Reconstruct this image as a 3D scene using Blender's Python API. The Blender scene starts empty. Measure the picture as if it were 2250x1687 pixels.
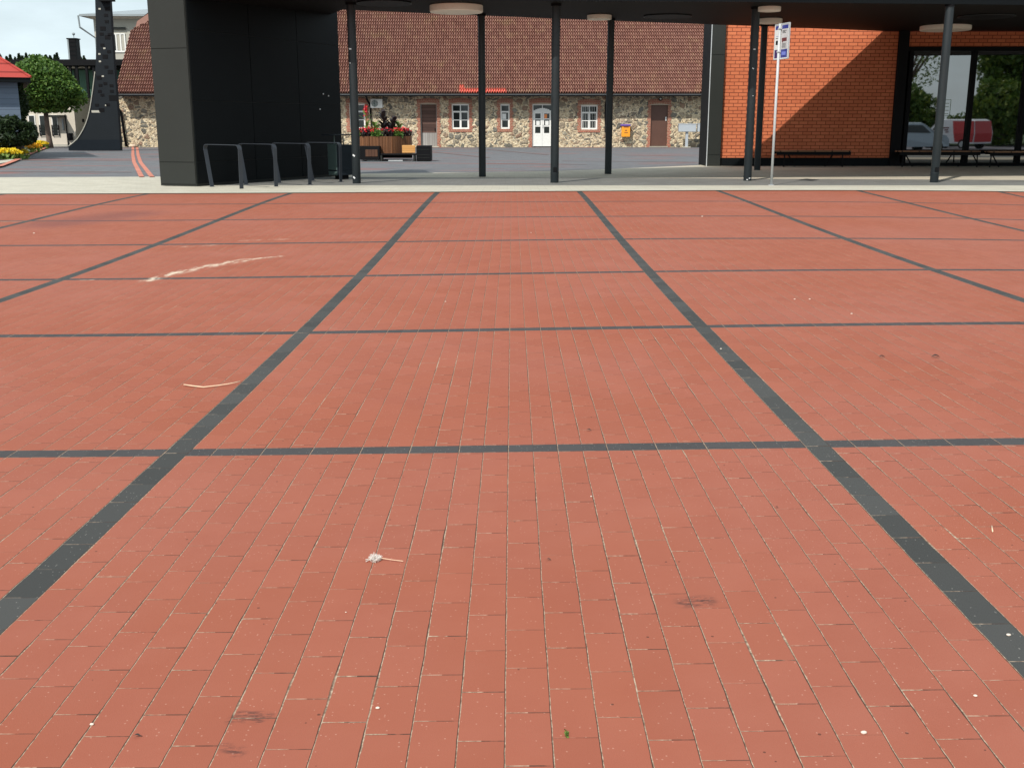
import bpy, bmesh, math, random
from mathutils import Vector, Matrix
random.seed(11)
R = math.radians
scn = bpy.context.scene
COL = scn.collection

# ---------------------------------------------------------------- camera
FPX = 2364.98; PIT = 0.237807; CX, CY, CH = 1.4442, -4.3079, 1.26
cd = bpy.data.cameras.new('camera'); cam = bpy.data.objects.new('camera', cd); COL.objects.link(cam)
cam.location = (CX, CY, CH); cam.rotation_euler = (math.pi/2-PIT, 0, 0)
cd.sensor_width = 36; cd.lens = FPX/2250*36; cd.clip_end = 3000; cd.clip_start = .05
scn.camera = cam
# ---------------------------------------------------------------- world and sun
SX, SY = .47, .80                       # horizontal travel of the sunlight per metre of drop
ELEV = math.atan(1/math.hypot(SX, SY))
w = bpy.data.worlds.new('World'); scn.world = w; w.use_nodes = True
nt = w.node_tree; nt.nodes.clear()
sky = nt.nodes.new('ShaderNodeTexSky'); sky.sky_type = 'NISHITA'; sky.sun_disc = False
sky.sun_elevation = ELEV; sky.sun_rotation = math.atan2(-SX, -SY); sky.air_density = 1; sky.dust_density = 1.6; sky.ozone_density = 1.2
tc = nt.nodes.new('ShaderNodeTexCoord'); mp = nt.nodes.new('ShaderNodeMapping'); mp.inputs['Scale'].default_value = (1.6, 1.6, 5.5)
ns = nt.nodes.new('ShaderNodeTexNoise'); ns.inputs['Scale'].default_value = 2.2; ns.inputs['Detail'].default_value = 9; ns.inputs['Roughness'].default_value = .58
rp = nt.nodes.new('ShaderNodeValToRGB'); rp.color_ramp.elements[0].position = .40; rp.color_ramp.elements[1].position = .66
rp.color_ramp.elements[0].color = (.62, .62, .62, 1); rp.color_ramp.elements[1].color = (.93, .93, .93, 1)
mx = nt.nodes.new('ShaderNodeMixRGB'); mx.inputs['Color2'].default_value = (10.6, 12.4, 13.2, 1)
bg = nt.nodes.new('ShaderNodeBackground'); bg.inputs['Strength'].default_value = .090
ow = nt.nodes.new('ShaderNodeOutputWorld'); L = nt.links.new
L(tc.outputs['Generated'], mp.inputs['Vector']); L(mp.outputs[0], ns.inputs['Vector']); L(ns.outputs['Fac'], rp.inputs[0])
L(rp.outputs[0], mx.inputs['Fac']); L(sky.outputs[0], mx.inputs['Color1']); L(mx.outputs[0], bg.inputs[0]); L(bg.outputs[0], ow.inputs[0])
sl = bpy.data.lights.new('sun', 'SUN'); so = bpy.data.objects.new('sun', sl); COL.objects.link(so)
sl.energy = 4.3; sl.angle = R(.53); sl.color = (1, .955, .88)
so.rotation_euler = Vector((SX, SY, -1)).to_track_quat('-Z', 'Y').to_euler()
scn.view_settings.view_transform = 'Standard'; scn.view_settings.look = 'None'; scn.view_settings.gamma = 1
scn.view_settings.exposure = 0.0
scn.render.engine = 'CYCLES'

# ---------------------------------------------------------------- measuring helpers: a sight line from the survey point meets a real plane
_F = Vector((0, math.cos(PIT), -math.sin(PIT))); _U = Vector((0, math.sin(PIT), math.cos(PIT)))
def ray(px, py): return Vector((1, 0, 0))*((px-1125)/FPX) - _U*((py-843.5)/FPX) + _F
ORG = Vector((CX, CY, CH))
def G(px, py, z=0.): d = ray(px, py); return ORG + d*((z-CH)/d.z)
def V(px, py, Y): d = ray(px, py); return ORG + d*((Y-CY)/d.y)
def SO(px, py, dz=0.):                       # soffit plane z = 3.66 + .0197 (y-19.3)
    d = ray(px, py); return ORG + d*((3.66+dz-CH + .0197*(CY-19.3))/(d.z-.0197*d.y))
def soff(y): return 3.66+.0197*(y-19.3)

# ---------------------------------------------------------------- object helpers
def tag(o, label=None, cat=None, group=None, kind=None):
    if label: o['label'] = label
    if cat: o['category'] = cat
    if group: o['group'] = group
    if kind: o['kind'] = kind
    return o
def empty(name, loc, label, cat, group=None, rz=0):
    o = bpy.data.objects.new(name, None); COL.objects.link(o); o.location = loc; o.rotation_euler = (0, 0, rz); o.empty_display_size = .2
    return tag(o, label, cat, group)
def mobj(name, verts, faces, mat, parent=None, smooth=False, world=True, uvs=None):
    me = bpy.data.meshes.new(name); me.from_pydata([tuple(v) for v in verts], [], faces)
    if isinstance(mat, (list, tuple)):
        for m in mat: me.materials.append(m)
    else: me.materials.append(mat)
    if smooth:
        for p in me.polygons: p.use_smooth = True
    o = bpy.data.objects.new(name, me); COL.objects.link(o)
    if parent:
        o.parent = parent
        if world: 
            bpy.context.view_layer.update(); o.matrix_parent_inverse = parent.matrix_world.inverted()
    return o
class MB:
    def __init__(s): s.v = []; s.f = []; s.mi = []
    def add(s, v, f, mi=0):
        n = len(s.v); s.v += [tuple(a) for a in v]; s.f += [tuple(i+n for i in a) for a in f]; s.mi += [mi]*len(f)
    def box(s, a, b, mi=0, M=None):
        (x0, y0, z0), (x1, y1, z1) = a, b
        v = [Vector(c) for c in ((x0,y0,z0),(x1,y0,z0),(x1,y1,z0),(x0,y1,z0),(x0,y0,z1),(x1,y0,z1),(x1,y1,z1),(x0,y1,z1))]
        if M: v = [M@c for c in v]
        s.add(v, [(0,3,2,1),(4,5,6,7),(0,1,5,4),(1,2,6,5),(2,3,7,6),(3,0,4,7)], mi)
    def bbox(s, a, b, bev=.006, mi=0, M=None):       # box with chamfered vertical and horizontal edges
        bm = bmesh.new(); bmesh.ops.create_cube(bm, size=1)
        c = [(p+q)/2 for p, q in zip(a, b)]; d = [abs(q-p) for p, q in zip(a, b)]
        for v in bm.verts: v.co = Vector((c[0]+v.co.x*d[0], c[1]+v.co.y*d[1], c[2]+v.co.z*d[2]))
        bmesh.ops.bevel(bm, geom=bm.edges[:], offset=min(bev, min(d)*.3), segments=1, affect='EDGES')
        s.bm(bm, mi, M)
    def bm(s, bm, mi=0, M=None):
        bm.verts.index_update(); vs = [(M@v.co if M else v.co.copy()) for v in bm.verts]
        s.add(vs, [tuple(v.index for v in f.verts) for f in bm.faces], mi); bm.free()
    def tube(s, pts, r, n=12, cap=True, mi=0):
        rs = r if isinstance(r, (list, tuple)) else [r]*len(pts); pts = [Vector(p) for p in pts]; rings = []
        ref = None
        for i, p in enumerate(pts):
            t = (pts[min(i+1, len(pts)-1)]-pts[max(i-1, 0)]).normalized()
            if ref is None: ref = Vector((0, 0, 1)) if abs(t.z) < .9 else Vector((1, 0, 0))
            a = t.cross(ref).normalized(); b = t.cross(a).normalized(); ref = -b if abs(b.z) > 2 else ref
            rings.append([p+(a*math.cos(2*math.pi*k/n)+b*math.sin(2*math.pi*k/n))*rs[i] for k in range(n)])
        v = [q for g in rings for q in g]; f = []
        for i in range(len(pts)-1):
            for k in range(n): f.append((i*n+k, i*n+(k+1)%n, (i+1)*n+(k+1)%n, (i+1)*n+k))
        if cap: f += [tuple(range(n))[::-1], tuple((len(pts)-1)*n+k for k in range(n))]
        s.add(v, f, mi)
    def prism(s, poly, z0, z1, mi=0):                # poly: list of (x,y) anticlockwise
        n = len(poly); z0f = z0 if callable(z0) else (lambda x, y: z0); z1f = z1 if callable(z1) else (lambda x, y: z1)
        v = [(x, y, z0f(x, y)) for x, y in poly]+[(x, y, z1f(x, y)) for x, y in poly]
        s.add(v, [tuple(range(n))[::-1], tuple(range(n, 2*n))]+[(i, (i+1) % n, (i+1) % n+n, i+n) for i in range(n)], mi)
    def build(s, name, mat, parent=None, smooth=False, world=True):
        o = mobj(name, s.v, s.f, mat, parent, smooth, world)
        if any(s.mi):
            for p, m in zip(o.data.polygons, s.mi): p.material_index = m
        return o
def one(name, fn, mat, parent=None, smooth=False):
    m = MB(); fn(m); return m.build(name, mat, parent, smooth)

# ---------------------------------------------------------------- node helpers
class N:
    def __init__(s, name):
        s.m = bpy.data.materials.new(name); s.m.use_nodes = True; s.t = s.m.node_tree; s.t.nodes.clear()
        s.out = s.t.nodes.new('ShaderNodeOutputMaterial'); s.b = s.t.nodes.new('ShaderNodeBsdfPrincipled'); s.t.links.new(s.b.outputs[0], s.out.inputs[0])
    def n(s, typ, **kw):
        q = s.t.nodes.new(typ)
        for k, v in kw.items(): setattr(q, k, v)
        return q
    def put(s, sock, v):
        if isinstance(v, bpy.types.NodeSocket): s.t.links.new(v, sock)
        elif v is not None: sock.default_value = v
    def M(s, op, a, b=None, c=None, clamp=False):
        q = s.n('ShaderNodeMath', operation=op, use_clamp=clamp); s.put(q.inputs[0], a); s.put(q.inputs[1], b)
        if c is not None: s.put(q.inputs[2], c)
        return q.outputs[0]
    def mix(s, f, a, b, typ='MIX'):
        q = s.n('ShaderNodeMixRGB', blend_type=typ); s.put(q.inputs[0], f); s.put(q.inputs[1], a if not isinstance(a, tuple) else (*a, 1)[:4]); s.put(q.inputs[2], b if not isinstance(b, tuple) else (*b, 1)[:4]); return q.outputs[0]
    def noise(s, sc, det=3, rough=.55, vec=None, out='Fac'):
        q = s.n('ShaderNodeTexNoise'); q.inputs['Scale'].default_value = sc; q.inputs['Detail'].default_value = det; q.inputs['Roughness'].default_value = rough
        if vec is not None: s.put(q.inputs['Vector'], vec)
        return q.outputs[out]
    def ramp(s, f, els):
        q = s.n('ShaderNodeValToRGB'); e = q.color_ramp.elements
        while len(e) < len(els): e.new(.5)
        for i, (p, c) in enumerate(els): e[i].position = p; e[i].color = (*c, 1) if isinstance(c, tuple) else (c, c, c, 1)
        s.put(q.inputs[0], f); return q.outputs[0]
    def step(s, x, lo, hi):                            # smooth 0..1
        q = s.n('ShaderNodeMapRange', interpolation_type='SMOOTHSTEP'); s.put(q.inputs[0], x); q.inputs[1].default_value = lo; q.inputs[2].default_value = hi; return q.outputs[0]
    def obj(s): return s.n('ShaderNodeTexCoord').outputs['Object']
    def xyz(s, v): q = s.n('ShaderNodeSeparateXYZ'); s.put(q.inputs[0], v); return q.outputs
    def vec(s, x, y, z=0.): q = s.n('ShaderNodeCombineXYZ'); s.put(q.inputs[0], x); s.put(q.inputs[1], y); s.put(q.inputs[2], z); return q.outputs[0]
    def white(s, v): q = s.n('ShaderNodeTexWhiteNoise', noise_dimensions='3D'); s.put(q.inputs[0], v); return q.outputs
    def bump(s, h, st=.3, d=.01): q = s.n('ShaderNodeBump'); q.inputs['Strength'].default_value = st; q.inputs['Distance'].default_value = d; s.put(q.inputs['Height'], h); s.t.links.new(q.outputs[0], s.b.inputs['Normal'])
    def col(s, c): s.put(s.b.inputs['Base Color'], (*c, 1) if isinstance(c, tuple) else c)
    def set(s, rough=.6, metal=0., spec=.5): s.put(s.b.inputs['Roughness'], rough); s.put(s.b.inputs['Metallic'], metal); s.b.inputs['Specular IOR Level'].default_value = spec
def simple(name, c, rough=.6, metal=0., var=.12, sc=6., spec=.5, bump=0.):
    q = N(name); o = q.obj(); n1 = q.noise(sc, 4, .6, o); n2 = q.noise(sc*9, 2, .5, o)
    f = q.M('ADD', q.M('MULTIPLY', n1, .7), q.M('MULTIPLY', n2, .3))
    a = tuple(x*(1-var) for x in c); b = tuple(min(1, x*(1+var)) for x in c)
    q.col(q.ramp(f, [(.3, a), (.7, b)])); q.set(rough, metal, spec)
    if bump: q.bump(n2, bump, .005)
    return q.m
def segmask(q, X, Y, a, b, w, soft=.5):
    ax, ay = a[0], a[1]; bx, by = b[0], b[1]; dx, dy = bx-ax, by-ay; L2 = dx*dx+dy*dy+1e-9
    px = q.M('SUBTRACT', X, ax); py = q.M('SUBTRACT', Y, ay)
    t = q.M('DIVIDE', q.M('ADD', q.M('MULTIPLY', px, dx), q.M('MULTIPLY', py, dy)), L2, clamp=True)
    ex = q.M('SUBTRACT', px, q.M('MULTIPLY', t, dx)); ey = q.M('SUBTRACT', py, q.M('MULTIPLY', t, dy))
    d = q.M('SQRT', q.M('ADD', q.M('MULTIPLY', ex, ex), q.M('MULTIPLY', ey, ey)))
    n = q.noise(7, 5, .7, q.obj()); d = q.M('ADD', d, q.M('MULTIPLY', q.M('SUBTRACT', n, .5), w*.9))
    return q.M('SUBTRACT', 1, q.step(d, w*soft*.4, w))

# ---------------------------------------------------------------- ground height measured from the paving grid
NT = [(1,0),(0,1),(2,0),(1,1),(0,2),(3,0),(2,1),(1,2),(0,3),(4,0),(3,1),(2,2),(1,3),(0,4)]
HC = [0.0837,0.1179,-0.0535,-0.0827,0.0102,-0.0808,0.0124,0.0287,-0.0897,-0.0073,0.0788,0.0744,0.0483,-0.0299]
S = .84
def H(x, y):
    X, Y = x/S, y/S; Yc = min(max(Y, -2.5), 18.45); wd = 3+.5*(Yc+5.1); Xc = min(max(X, 1.72-wd), 1.72+wd)
    a = (Xc-1.5)/9; b = (Yc-12)/9
    h = sum(c*a**i*b**j for c, (i, j) in zip(HC, NT))*S
    if Y > 18.45: h *= max(0, 1-(Y-18.45)/3)
    return h
CO = {-2: .038, -1: .0385, 0: .1112, 1: .074, 2: -.0264, 3: -.0926, 4: -.1437}
RO = {0: -.1884, 1: -.0761, 2: .0241, 3: .0507, 4: .1536, 5: .0157}
def colx(i): return (i*3.1+CO.get(i, .038 if i < 0 else -.1437))*S
def rowy(j): return 18.448*S if j == 6 else (j*3.1+RO.get(j, -.1884))*S
E_Y = 18.448*S

# ================================================================ materials
def mat_plaza():
    q = N('red_plaza_pavers'); uv = q.n('ShaderNodeUVMap', uv_map='UVMap').outputs[0]; o = q.xyz(uv); u, v = o[0], o[1]
    P = q.obj(); W = q.xyz(P); X, Y = W[0], W[1]
    wob = q.M('MULTIPLY', q.M('SUBTRACT', q.noise(9, 3, .6, P), .5), .055)
    cu = q.M('ADD', q.M('ADD', q.M('MULTIPLY', u, 26), .5), wob); k = q.M('FLOOR', cu); f = q.M('FRACT', cu)
    kk = q.M('FLOORED_MODULO', k, 26.); band = q.M('LESS_THAN', q.M('ABSOLUTE', kk), .5)
    cv = q.M('ADD', q.M('ADD', q.M('MULTIPLY', v, 26), .5), wob); kv = q.M('FLOOR', cv); fv = q.M('FRACT', cv)
    tband = q.M('LESS_THAN', q.M('FLOORED_MODULO', kv, 26.), .5)
    rnd = q.white(q.vec(k, 7.3, 1.1))[0]
    off = q.M('ADD', q.M('MULTIPLY', q.M('FLOORED_MODULO', k, 2.), .5), q.M('MULTIPLY', rnd, .34))
    V2 = q.M('ADD', q.M('MULTIPLY', v, 13), off); bj = q.M('FLOOR', V2); fb = q.M('FRACT', V2)
    cu2 = q.M('MULTIPLY', cu, .5); tj = q.M('FLOOR', cu2); ft = q.M('FRACT', cu2)
    def edge(fr): return q.M('MINIMUM', fr, q.M('SUBTRACT', 1, fr))
    nj = q.noise(3.1, 3, .6, P); nw = q.noise(26, 3, .6, P); nf = q.noise(75, 2, .6, P)
    # joint strength: long joints strong, cross joints patchy
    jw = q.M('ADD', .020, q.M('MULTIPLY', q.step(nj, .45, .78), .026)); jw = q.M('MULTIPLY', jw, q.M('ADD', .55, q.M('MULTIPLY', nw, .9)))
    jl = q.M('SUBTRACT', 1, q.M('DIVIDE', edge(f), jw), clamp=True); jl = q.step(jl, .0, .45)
    gap = q.M('MULTIPLY', q.M('GREATER_THAN', f, .5), q.step(q.noise(2.2, 2, .6, P), .27, .42))  # dark line on one side of the joint: shadow inside it, painted in
    patch = q.step(q.white(q.vec(k, bj, 3.))[0], .15, .8)
    jc = q.M('SUBTRACT', 1, q.M('DIVIDE', edge(fb), q.M('MULTIPLY', jw, .50)), clamp=True); jc = q.M('MULTIPLY', q.step(jc, 0, .5), q.M('ADD', .16, q.M('MULTIPLY', q.M('MULTIPLY', patch, .84), q.step(nw, .28, .5))))
    # transverse bars
    te = q.M('SUBTRACT', 1, q.M('DIVIDE', edge(fv), .05), clamp=True)
    tc_ = q.M('SUBTRACT', 1, q.M('DIVIDE', edge(ft), .018), clamp=True)
    # on a transverse bar: only its own joints
    jt = q.M('MAXIMUM', q.M('MULTIPLY', q.step(te, 0, .6), .45), q.M('MULTIPLY', q.step(tc_, 0, .5), .8))
    isT = q.M('MULTIPLY', tband, q.M('SUBTRACT', 1, q.M('MULTIPLY', band, 1.)))
    jn = q.M('MAXIMUM', jl, jc)
    J = q.M('ADD', q.M('MULTIPLY', jt, isT), q.M('MULTIPLY', jn, q.M('SUBTRACT', 1, isT)))
    dark = q.M('MAXIMUM', band, tband)
    # per paver colour
    idc = q.white(q.vec(k, bj, 0.)); idv = idc[0]
    red = q.ramp(idv, [(0, (.272, .081, .045)), (.5, (.288, .087, .049)), (1, (.304, .094, .055))])
    big = q.noise(.55, 4, .6, P); red = q.mix(q.step(big, .35, .7), red, q.mix(.5, red, (.322, .120, .088)))
    mid = q.noise(2.3, 5, .65, P); red = q.mix(q.M('MULTIPLY', q.step(mid, .35, .8), .42), red, (.250, .070, .042))
    fine = q.noise(420, 2, .7, P); red = q.mix(q.M('MULTIPLY', q.step(fine, .35, .75), .26), red, (.34, .08, .05))
    spk = q.n('ShaderNodeTexVoronoi'); spk.inputs['Scale'].default_value = 95; q.put(spk.inputs['Vector'], P)
    sp_id = q.xyz(spk.outputs['Color'])[0]
    sp = q.M('MULTIPLY', q.M('LESS_THAN', spk.outputs['Distance'], .20), q.M('GREATER_THAN', sp_id, .85))
    red = q.mix(q.M('MULTIPLY', sp, .20), red, (.80, .52, .40))
    spk2 = q.n('ShaderNodeTexVoronoi'); spk2.inputs['Scale'].default_value = 31; q.put(spk2.inputs['Vector'], P)
    sp2 = q.M('MULTIPLY', q.M('LESS_THAN', spk2.outputs['Distance'], .12), q.M('GREATER_THAN', q.xyz(spk2.outputs['Color'])[1], .93))
    red = q.mix(q.M('MULTIPLY', sp2, .8), red, (.09, .035, .025))
    gid = q.white(q.vec(q.M('ADD', k, 3.), bj, tj))[0]
    grey = q.ramp(q.M('ADD', q.M('MULTIPLY', gid, .6), q.M('MULTIPLY', fine, .4)), [(.2, (.044, .044, .042)), (.8, (.064, .063, .060))])
    gt = q.mix(.5, grey, (.062, .055, .058)); grey = q.mix(isT, grey, gt)
    grey = q.mix(q.M('MULTIPLY', sp, .35), grey, (.45, .42, .38))
    base = q.mix(dark, red, grey)
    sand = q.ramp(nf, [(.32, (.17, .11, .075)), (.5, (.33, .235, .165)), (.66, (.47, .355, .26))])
    sand_shade = q.mix(q.M('MULTIPLY', gap, .92), sand, (.045, .022, .016))
    c = q.mix(J, base, sand_shade)
    # stains and scuffs with a shape of their own
    def g(px, py): p = G(px, py, H(G(px, py).x, G(px, py).y)); return p
    pts = [g(325, 616), g(376, 602), g(454, 586), g(542, 571), g(612, 564)]
    wm = None
    for a, b, ww in ((pts[0], pts[1], .09), (pts[1], pts[2], .12), (pts[2], pts[3], .13), (pts[3], pts[4], .07),
                     (g(535, 530), g(640, 526.5), .08), (g(395, 544), g(470, 540), .08), (g(0, 489), g(48, 488), .10), (g(180, 615.5), g(205, 614.5), .03)):
        m_ = segmask(q, X, Y, a, b, ww*1.1, .2)
        if ww in (.10, .08): m_ = q.M('MULTIPLY', m_, .3)
        wm = m_ if wm is None else q.M('MAXIMUM', wm, m_)
    c = q.mix(q.M('MULTIPLY', wm, q.step(q.noise(14, 4, .7, q.vec(X, q.M('MULTIPLY', Y, .3))), .38, .72)), c, (.66, .56, .43))
    dm = segmask(q, X, Y, g(120, 494), g(285, 471), .75, .2); c = q.mix(q.M('MULTIPLY', dm, .52), c, (.14, .055, .05))
    sk = None
    for a, b, ww in ((g(507, 1583), g(530, 1567), .012), (g(530, 1567), g(588, 1571), .013), (g(530, 1578), g(566, 1582), .012), (g(493, 1640), g(524, 1651), .014), (g(1508, 1325), g(1545, 1320), .03)):
        m_ = segmask(q, X, Y, a, b, ww*1.7, .3); sk = m_ if sk is None else q.M('MAXIMUM', sk, m_)
    c = q.mix(q.M('MULTIPLY', sk, q.M('MULTIPLY', q.step(q.noise(26, 5, .75, q.vec(q.M('MULTIPLY', X, .8), q.M('MULTIPLY', Y, 3.2))), .42, .60), .85)), c, (.05, .03, .028))
    q.col(c); q.set(.85, 0, .18)
    h = q.M('ADD', q.M('MULTIPLY', J, -1.0), q.M('ADD', q.M('MULTIPLY', fine, .16), q.M('MULTIPLY', idv, .06)))
    q.bump(h, .55, .006)
    return q.m
def mat_smallpave(name, ca, cb, joint, size=.2, jt=.5, tint=None):
    q = N(name); P = q.obj(); br = q.n('ShaderNodeTexBrick'); q.put(br.inputs['Vector'], P)
    br.inputs['Scale'].default_value = 1; br.inputs['Brick Width'].default_value = size; br.inputs['Row Height'].default_value = size/2; br.inputs['Mortar Size'].default_value = .004; br.inputs['Bias'].default_value = 0
    br.inputs['Color1'].default_value = (*ca, 1); br.inputs['Color2'].default_value = (*cb, 1); br.inputs['Mortar'].default_value = (*joint, 1)
    n = q.noise(1.4, 5, .65, P); n2 = q.noise(40, 3, .6, P)
    c = q.mix(q.M('MULTIPLY', q.step(n, .35, .75), .35), br.outputs[0], tuple(x*.66 for x in ca))
    c = q.mix(q.M('MULTIPLY', q.step(n2, .45, .8), .25), c, tuple(min(1, x*1.4) for x in cb))
    if tint: c = tint(q, P, c)
    q.col(c); q.set(.8, 0, .3); q.bump(n2, .3, .004); return q.m
def court_tint(q, P, c):
    W = q.xyz(P); st = q.noise(1.0, 3, .6, q.vec(q.M('MULTIPLY', W[0], .10), q.M('ADD', q.M('MULTIPLY', W[1], .8), q.M('MULTIPLY', W[0], .06))))
    st2 = q.noise(1.0, 2, .5, q.vec(q.M('MULTIPLY', W[0], .35), q.M('MULTIPLY', W[1], .35), 4.))
    return q.mix(q.M('MULTIPLY', q.M('MULTIPLY', q.step(st, .53, .59), q.step(st2, .42, .55)), .6), c, (.24, .085, .065))
def mat_brick(name, c1, c2, mort, bw, rh, ms, bumpd=.006):
    q = N(name); P = q.obj(); W = q.xyz(P); v = q.vec(q.M('ADD', W[0], W[1]), W[2])
    br = q.n('ShaderNodeTexBrick'); q.put(br.inputs['Vector'], v); br.inputs['Scale'].default_value = 1
    br.inputs['Brick Width'].default_value = bw; br.inputs['Row Height'].default_value = rh; br.inputs['Mortar Size'].default_value = ms; br.inputs['Mortar Smooth'].default_value = .15; br.inputs['Bias'].default_value = -.1
    br.inputs['Color1'].default_value = (*c1, 1); br.inputs['Color2'].default_value = (*c2, 1); br.inputs['Mortar'].default_value = (*mort, 1)
    n = q.noise(45, 3, .6, P); n1 = q.noise(1.6, 4, .6, P)
    c = q.mix(q.M('MULTIPLY', q.step(n, .3, .8), .3), br.outputs[0], tuple(x*.6 for x in c1)); c = q.mix(q.M('MULTIPLY', q.step(n1, .4, .75), .22), c, tuple(x*.7 for x in c2))
    q.col(c); q.set(.85, 0, .2); q.bump(q.M('SUBTRACT', q.M('MULTIPLY', n, .2), br.outputs['Fac']), .8, bumpd); return q.m
def mat_fieldstone():
    q = N('fieldstone_masonry'); P = q.obj(); W = q.xyz(P)
    nv = q.n('ShaderNodeTexNoise'); nv.inputs['Scale'].default_value = 3.2; nv.inputs['Detail'].default_value = 3; q.put(nv.inputs['Vector'], P)
    wv = q.n('ShaderNodeVectorMath', operation='MULTIPLY_ADD'); q.put(wv.inputs[0], nv.outputs['Color']); wv.inputs[1].default_value = (.26, .0, .26); q.put(wv.inputs[2], q.vec(W[0], 0., q.M('MULTIPLY', W[2], 1.25)))
    def vor(sc, feat, r=.9): 
        a = q.n('ShaderNodeTexVoronoi', feature=feat); a.inputs['Scale'].default_value = sc; a.inputs['Randomness'].default_value = r; q.put(a.inputs['Vector'], wv.outputs[0]); return a
    e = vor(2.9, 'DISTANCE_TO_EDGE').outputs['Distance']; c = q.xyz(vor(2.9, 'F1').outputs['Color'])
    e2 = vor(7.5, 'DISTANCE_TO_EDGE').outputs['Distance']; c2 = q.xyz(vor(7.5, 'F1').outputs['Color'])
    R_ = [(0, (.075, .078, .072)), (.16, (.15, .15, .135)), (.3, (.26, .21, .155)), (.44, (.33, .26, .18)), (.58, (.27, .15, .10)), (.7, (.52, .39, .26)), (.84, (.24, .24, .20)), (1, (.58, .47, .32))]
    sp = q.noise(30, 3, .7, P)
    s1 = q.mix(q.M('MULTIPLY', sp, .45), q.ramp(c[0], R_), (.42, .36, .27)); s2 = q.mix(q.M('MULTIPLY', sp, .4), q.ramp(c2[1], R_), (.45, .36, .25))
    mort = q.ramp(q.noise(12, 4, .6, P), [(.35, (.50, .38, .23)), (.65, (.80, .69, .50))])
    bigsel = q.step(e, .085, .115); small = q.M('MULTIPLY', q.step(e2, .075, .12), q.M('GREATER_THAN', c2[2], .28))
    base = q.mix(small, mort, s2); col = q.mix(bigsel, base, s1)
    # large cells whose id is low break up into rubble
    rub = q.M('LESS_THAN', c[1], .42); col = q.mix(q.M('MULTIPLY', rub, bigsel), col, base)
    q.col(col); q.set(.88, 0, .2)
    h = q.M('ADD', q.M('MULTIPLY', q.step(e, .04, .2), q.M('SUBTRACT', 1, rub)), q.M('MULTIPLY', q.step(e2, .02, .18), .5)); q.bump(q.M('ADD', h, q.M('MULTIPLY', sp, .3)), .9, .05); return q.m
def mat_tile():
    q = N('clay_roof_tiles'); uv = q.xyz(q.n('ShaderNodeUVMap', uv_map='UVMap').outputs[0]); P = q.obj()
    cu = q.M('FLOOR', uv[0]); cv = q.M('FLOOR', uv[1]); r = q.white(q.vec(cu, cv, 0.))
    c = q.ramp(r[0], [(0, (.185, .082, .062)), (.5, (.232, .106, .080)), (.85, (.262, .130, .096)), (1, (.275, .15, .10))])
    n = q.noise(.35, 4, .6, P); c = q.mix(q.M('MULTIPLY', q.step(n, .4, .7), .35), c, (.23, .115, .095))
    mo = q.noise(1.1, 4, .6, P); c = q.mix(q.M('MULTIPLY', q.step(mo, .55, .75), .35), c, (.34, .24, .12))
    a, b, d = TILE_RED
    inr = lambda x, lo, hi: q.M('MULTIPLY', q.M('GREATER_THAN', x, lo), q.M('LESS_THAN', x, hi))
    m1 = q.M('MULTIPLY', inr(uv[0], a, b), q.M('LESS_THAN', uv[1], 1.)); m2 = q.M('MULTIPLY', inr(uv[0], a, d), q.M('LESS_THAN', uv[1], 2.))
    c = q.mix(q.M('MAXIMUM', m1, m2), c, (.60, .14, .10))
    fr = q.M('FRACT', uv[1]); q.col(c)
    q.set(.75, 0, .3); q.bump(q.noise(30, 3, .6, P), .3, .01); return q.m
def mat_leaf(name, a, b, c2):
    q = N(name); oi = q.n('ShaderNodeNewGeometry').outputs['Random Per Island']; P = q.obj()
    c = q.ramp(oi, [(0, a), (.55, b), (1, c2)]); n = q.noise(1.2, 2, .5, P); c = q.mix(q.M('MULTIPLY', q.step(n, .4, .7), .3), c, tuple(x*.7 for x in a))
    q.col(c); q.set(.55, 0, .4)
    tr = q.n('ShaderNodeBsdfTranslucent'); q.put(tr.inputs[0], c); ms = q.n('ShaderNodeMixShader'); ms.inputs[0].default_value = .25
    q.t.links.new(q.b.outputs[0], ms.inputs[1]); q.t.links.new(tr.outputs[0], ms.inputs[2]); q.t.links.new(ms.outputs[0], q.out.inputs[0]); return q.m
def mat_steel(name, c, rough=.45):
    q = N(name); P = q.obj(); W = q.xyz(P); n = q.noise(5, 5, .65, q.vec(W[0], W[1], q.M('MULTIPLY', W[2], .5))); n2 = q.noise(38, 3, .6, P)
    col = q.ramp(q.M('ADD', q.M('MULTIPLY', n, .7), q.M('MULTIPLY', n2, .3)), [(.35, tuple(x*.8 for x in c)), (.62, c), (.75, tuple(min(1, x*1.5) for x in c))])
    q.col(col); q.put(q.b.inputs['Roughness'], q.M('ADD', rough, q.M('MULTIPLY', n, .25))); q.put(q.b.inputs['Metallic'], .0); q.bump(n2, .08, .002); return q.m
def mat_glass(name, c, ior=1.9, rough=.015):
    q = N(name); q.col(c); q.set(rough, 0, .5); q.b.inputs['IOR'].default_value = ior
    q.bump(q.noise(.35, 1, .5, q.obj()), .02, .05); return q.m
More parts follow.
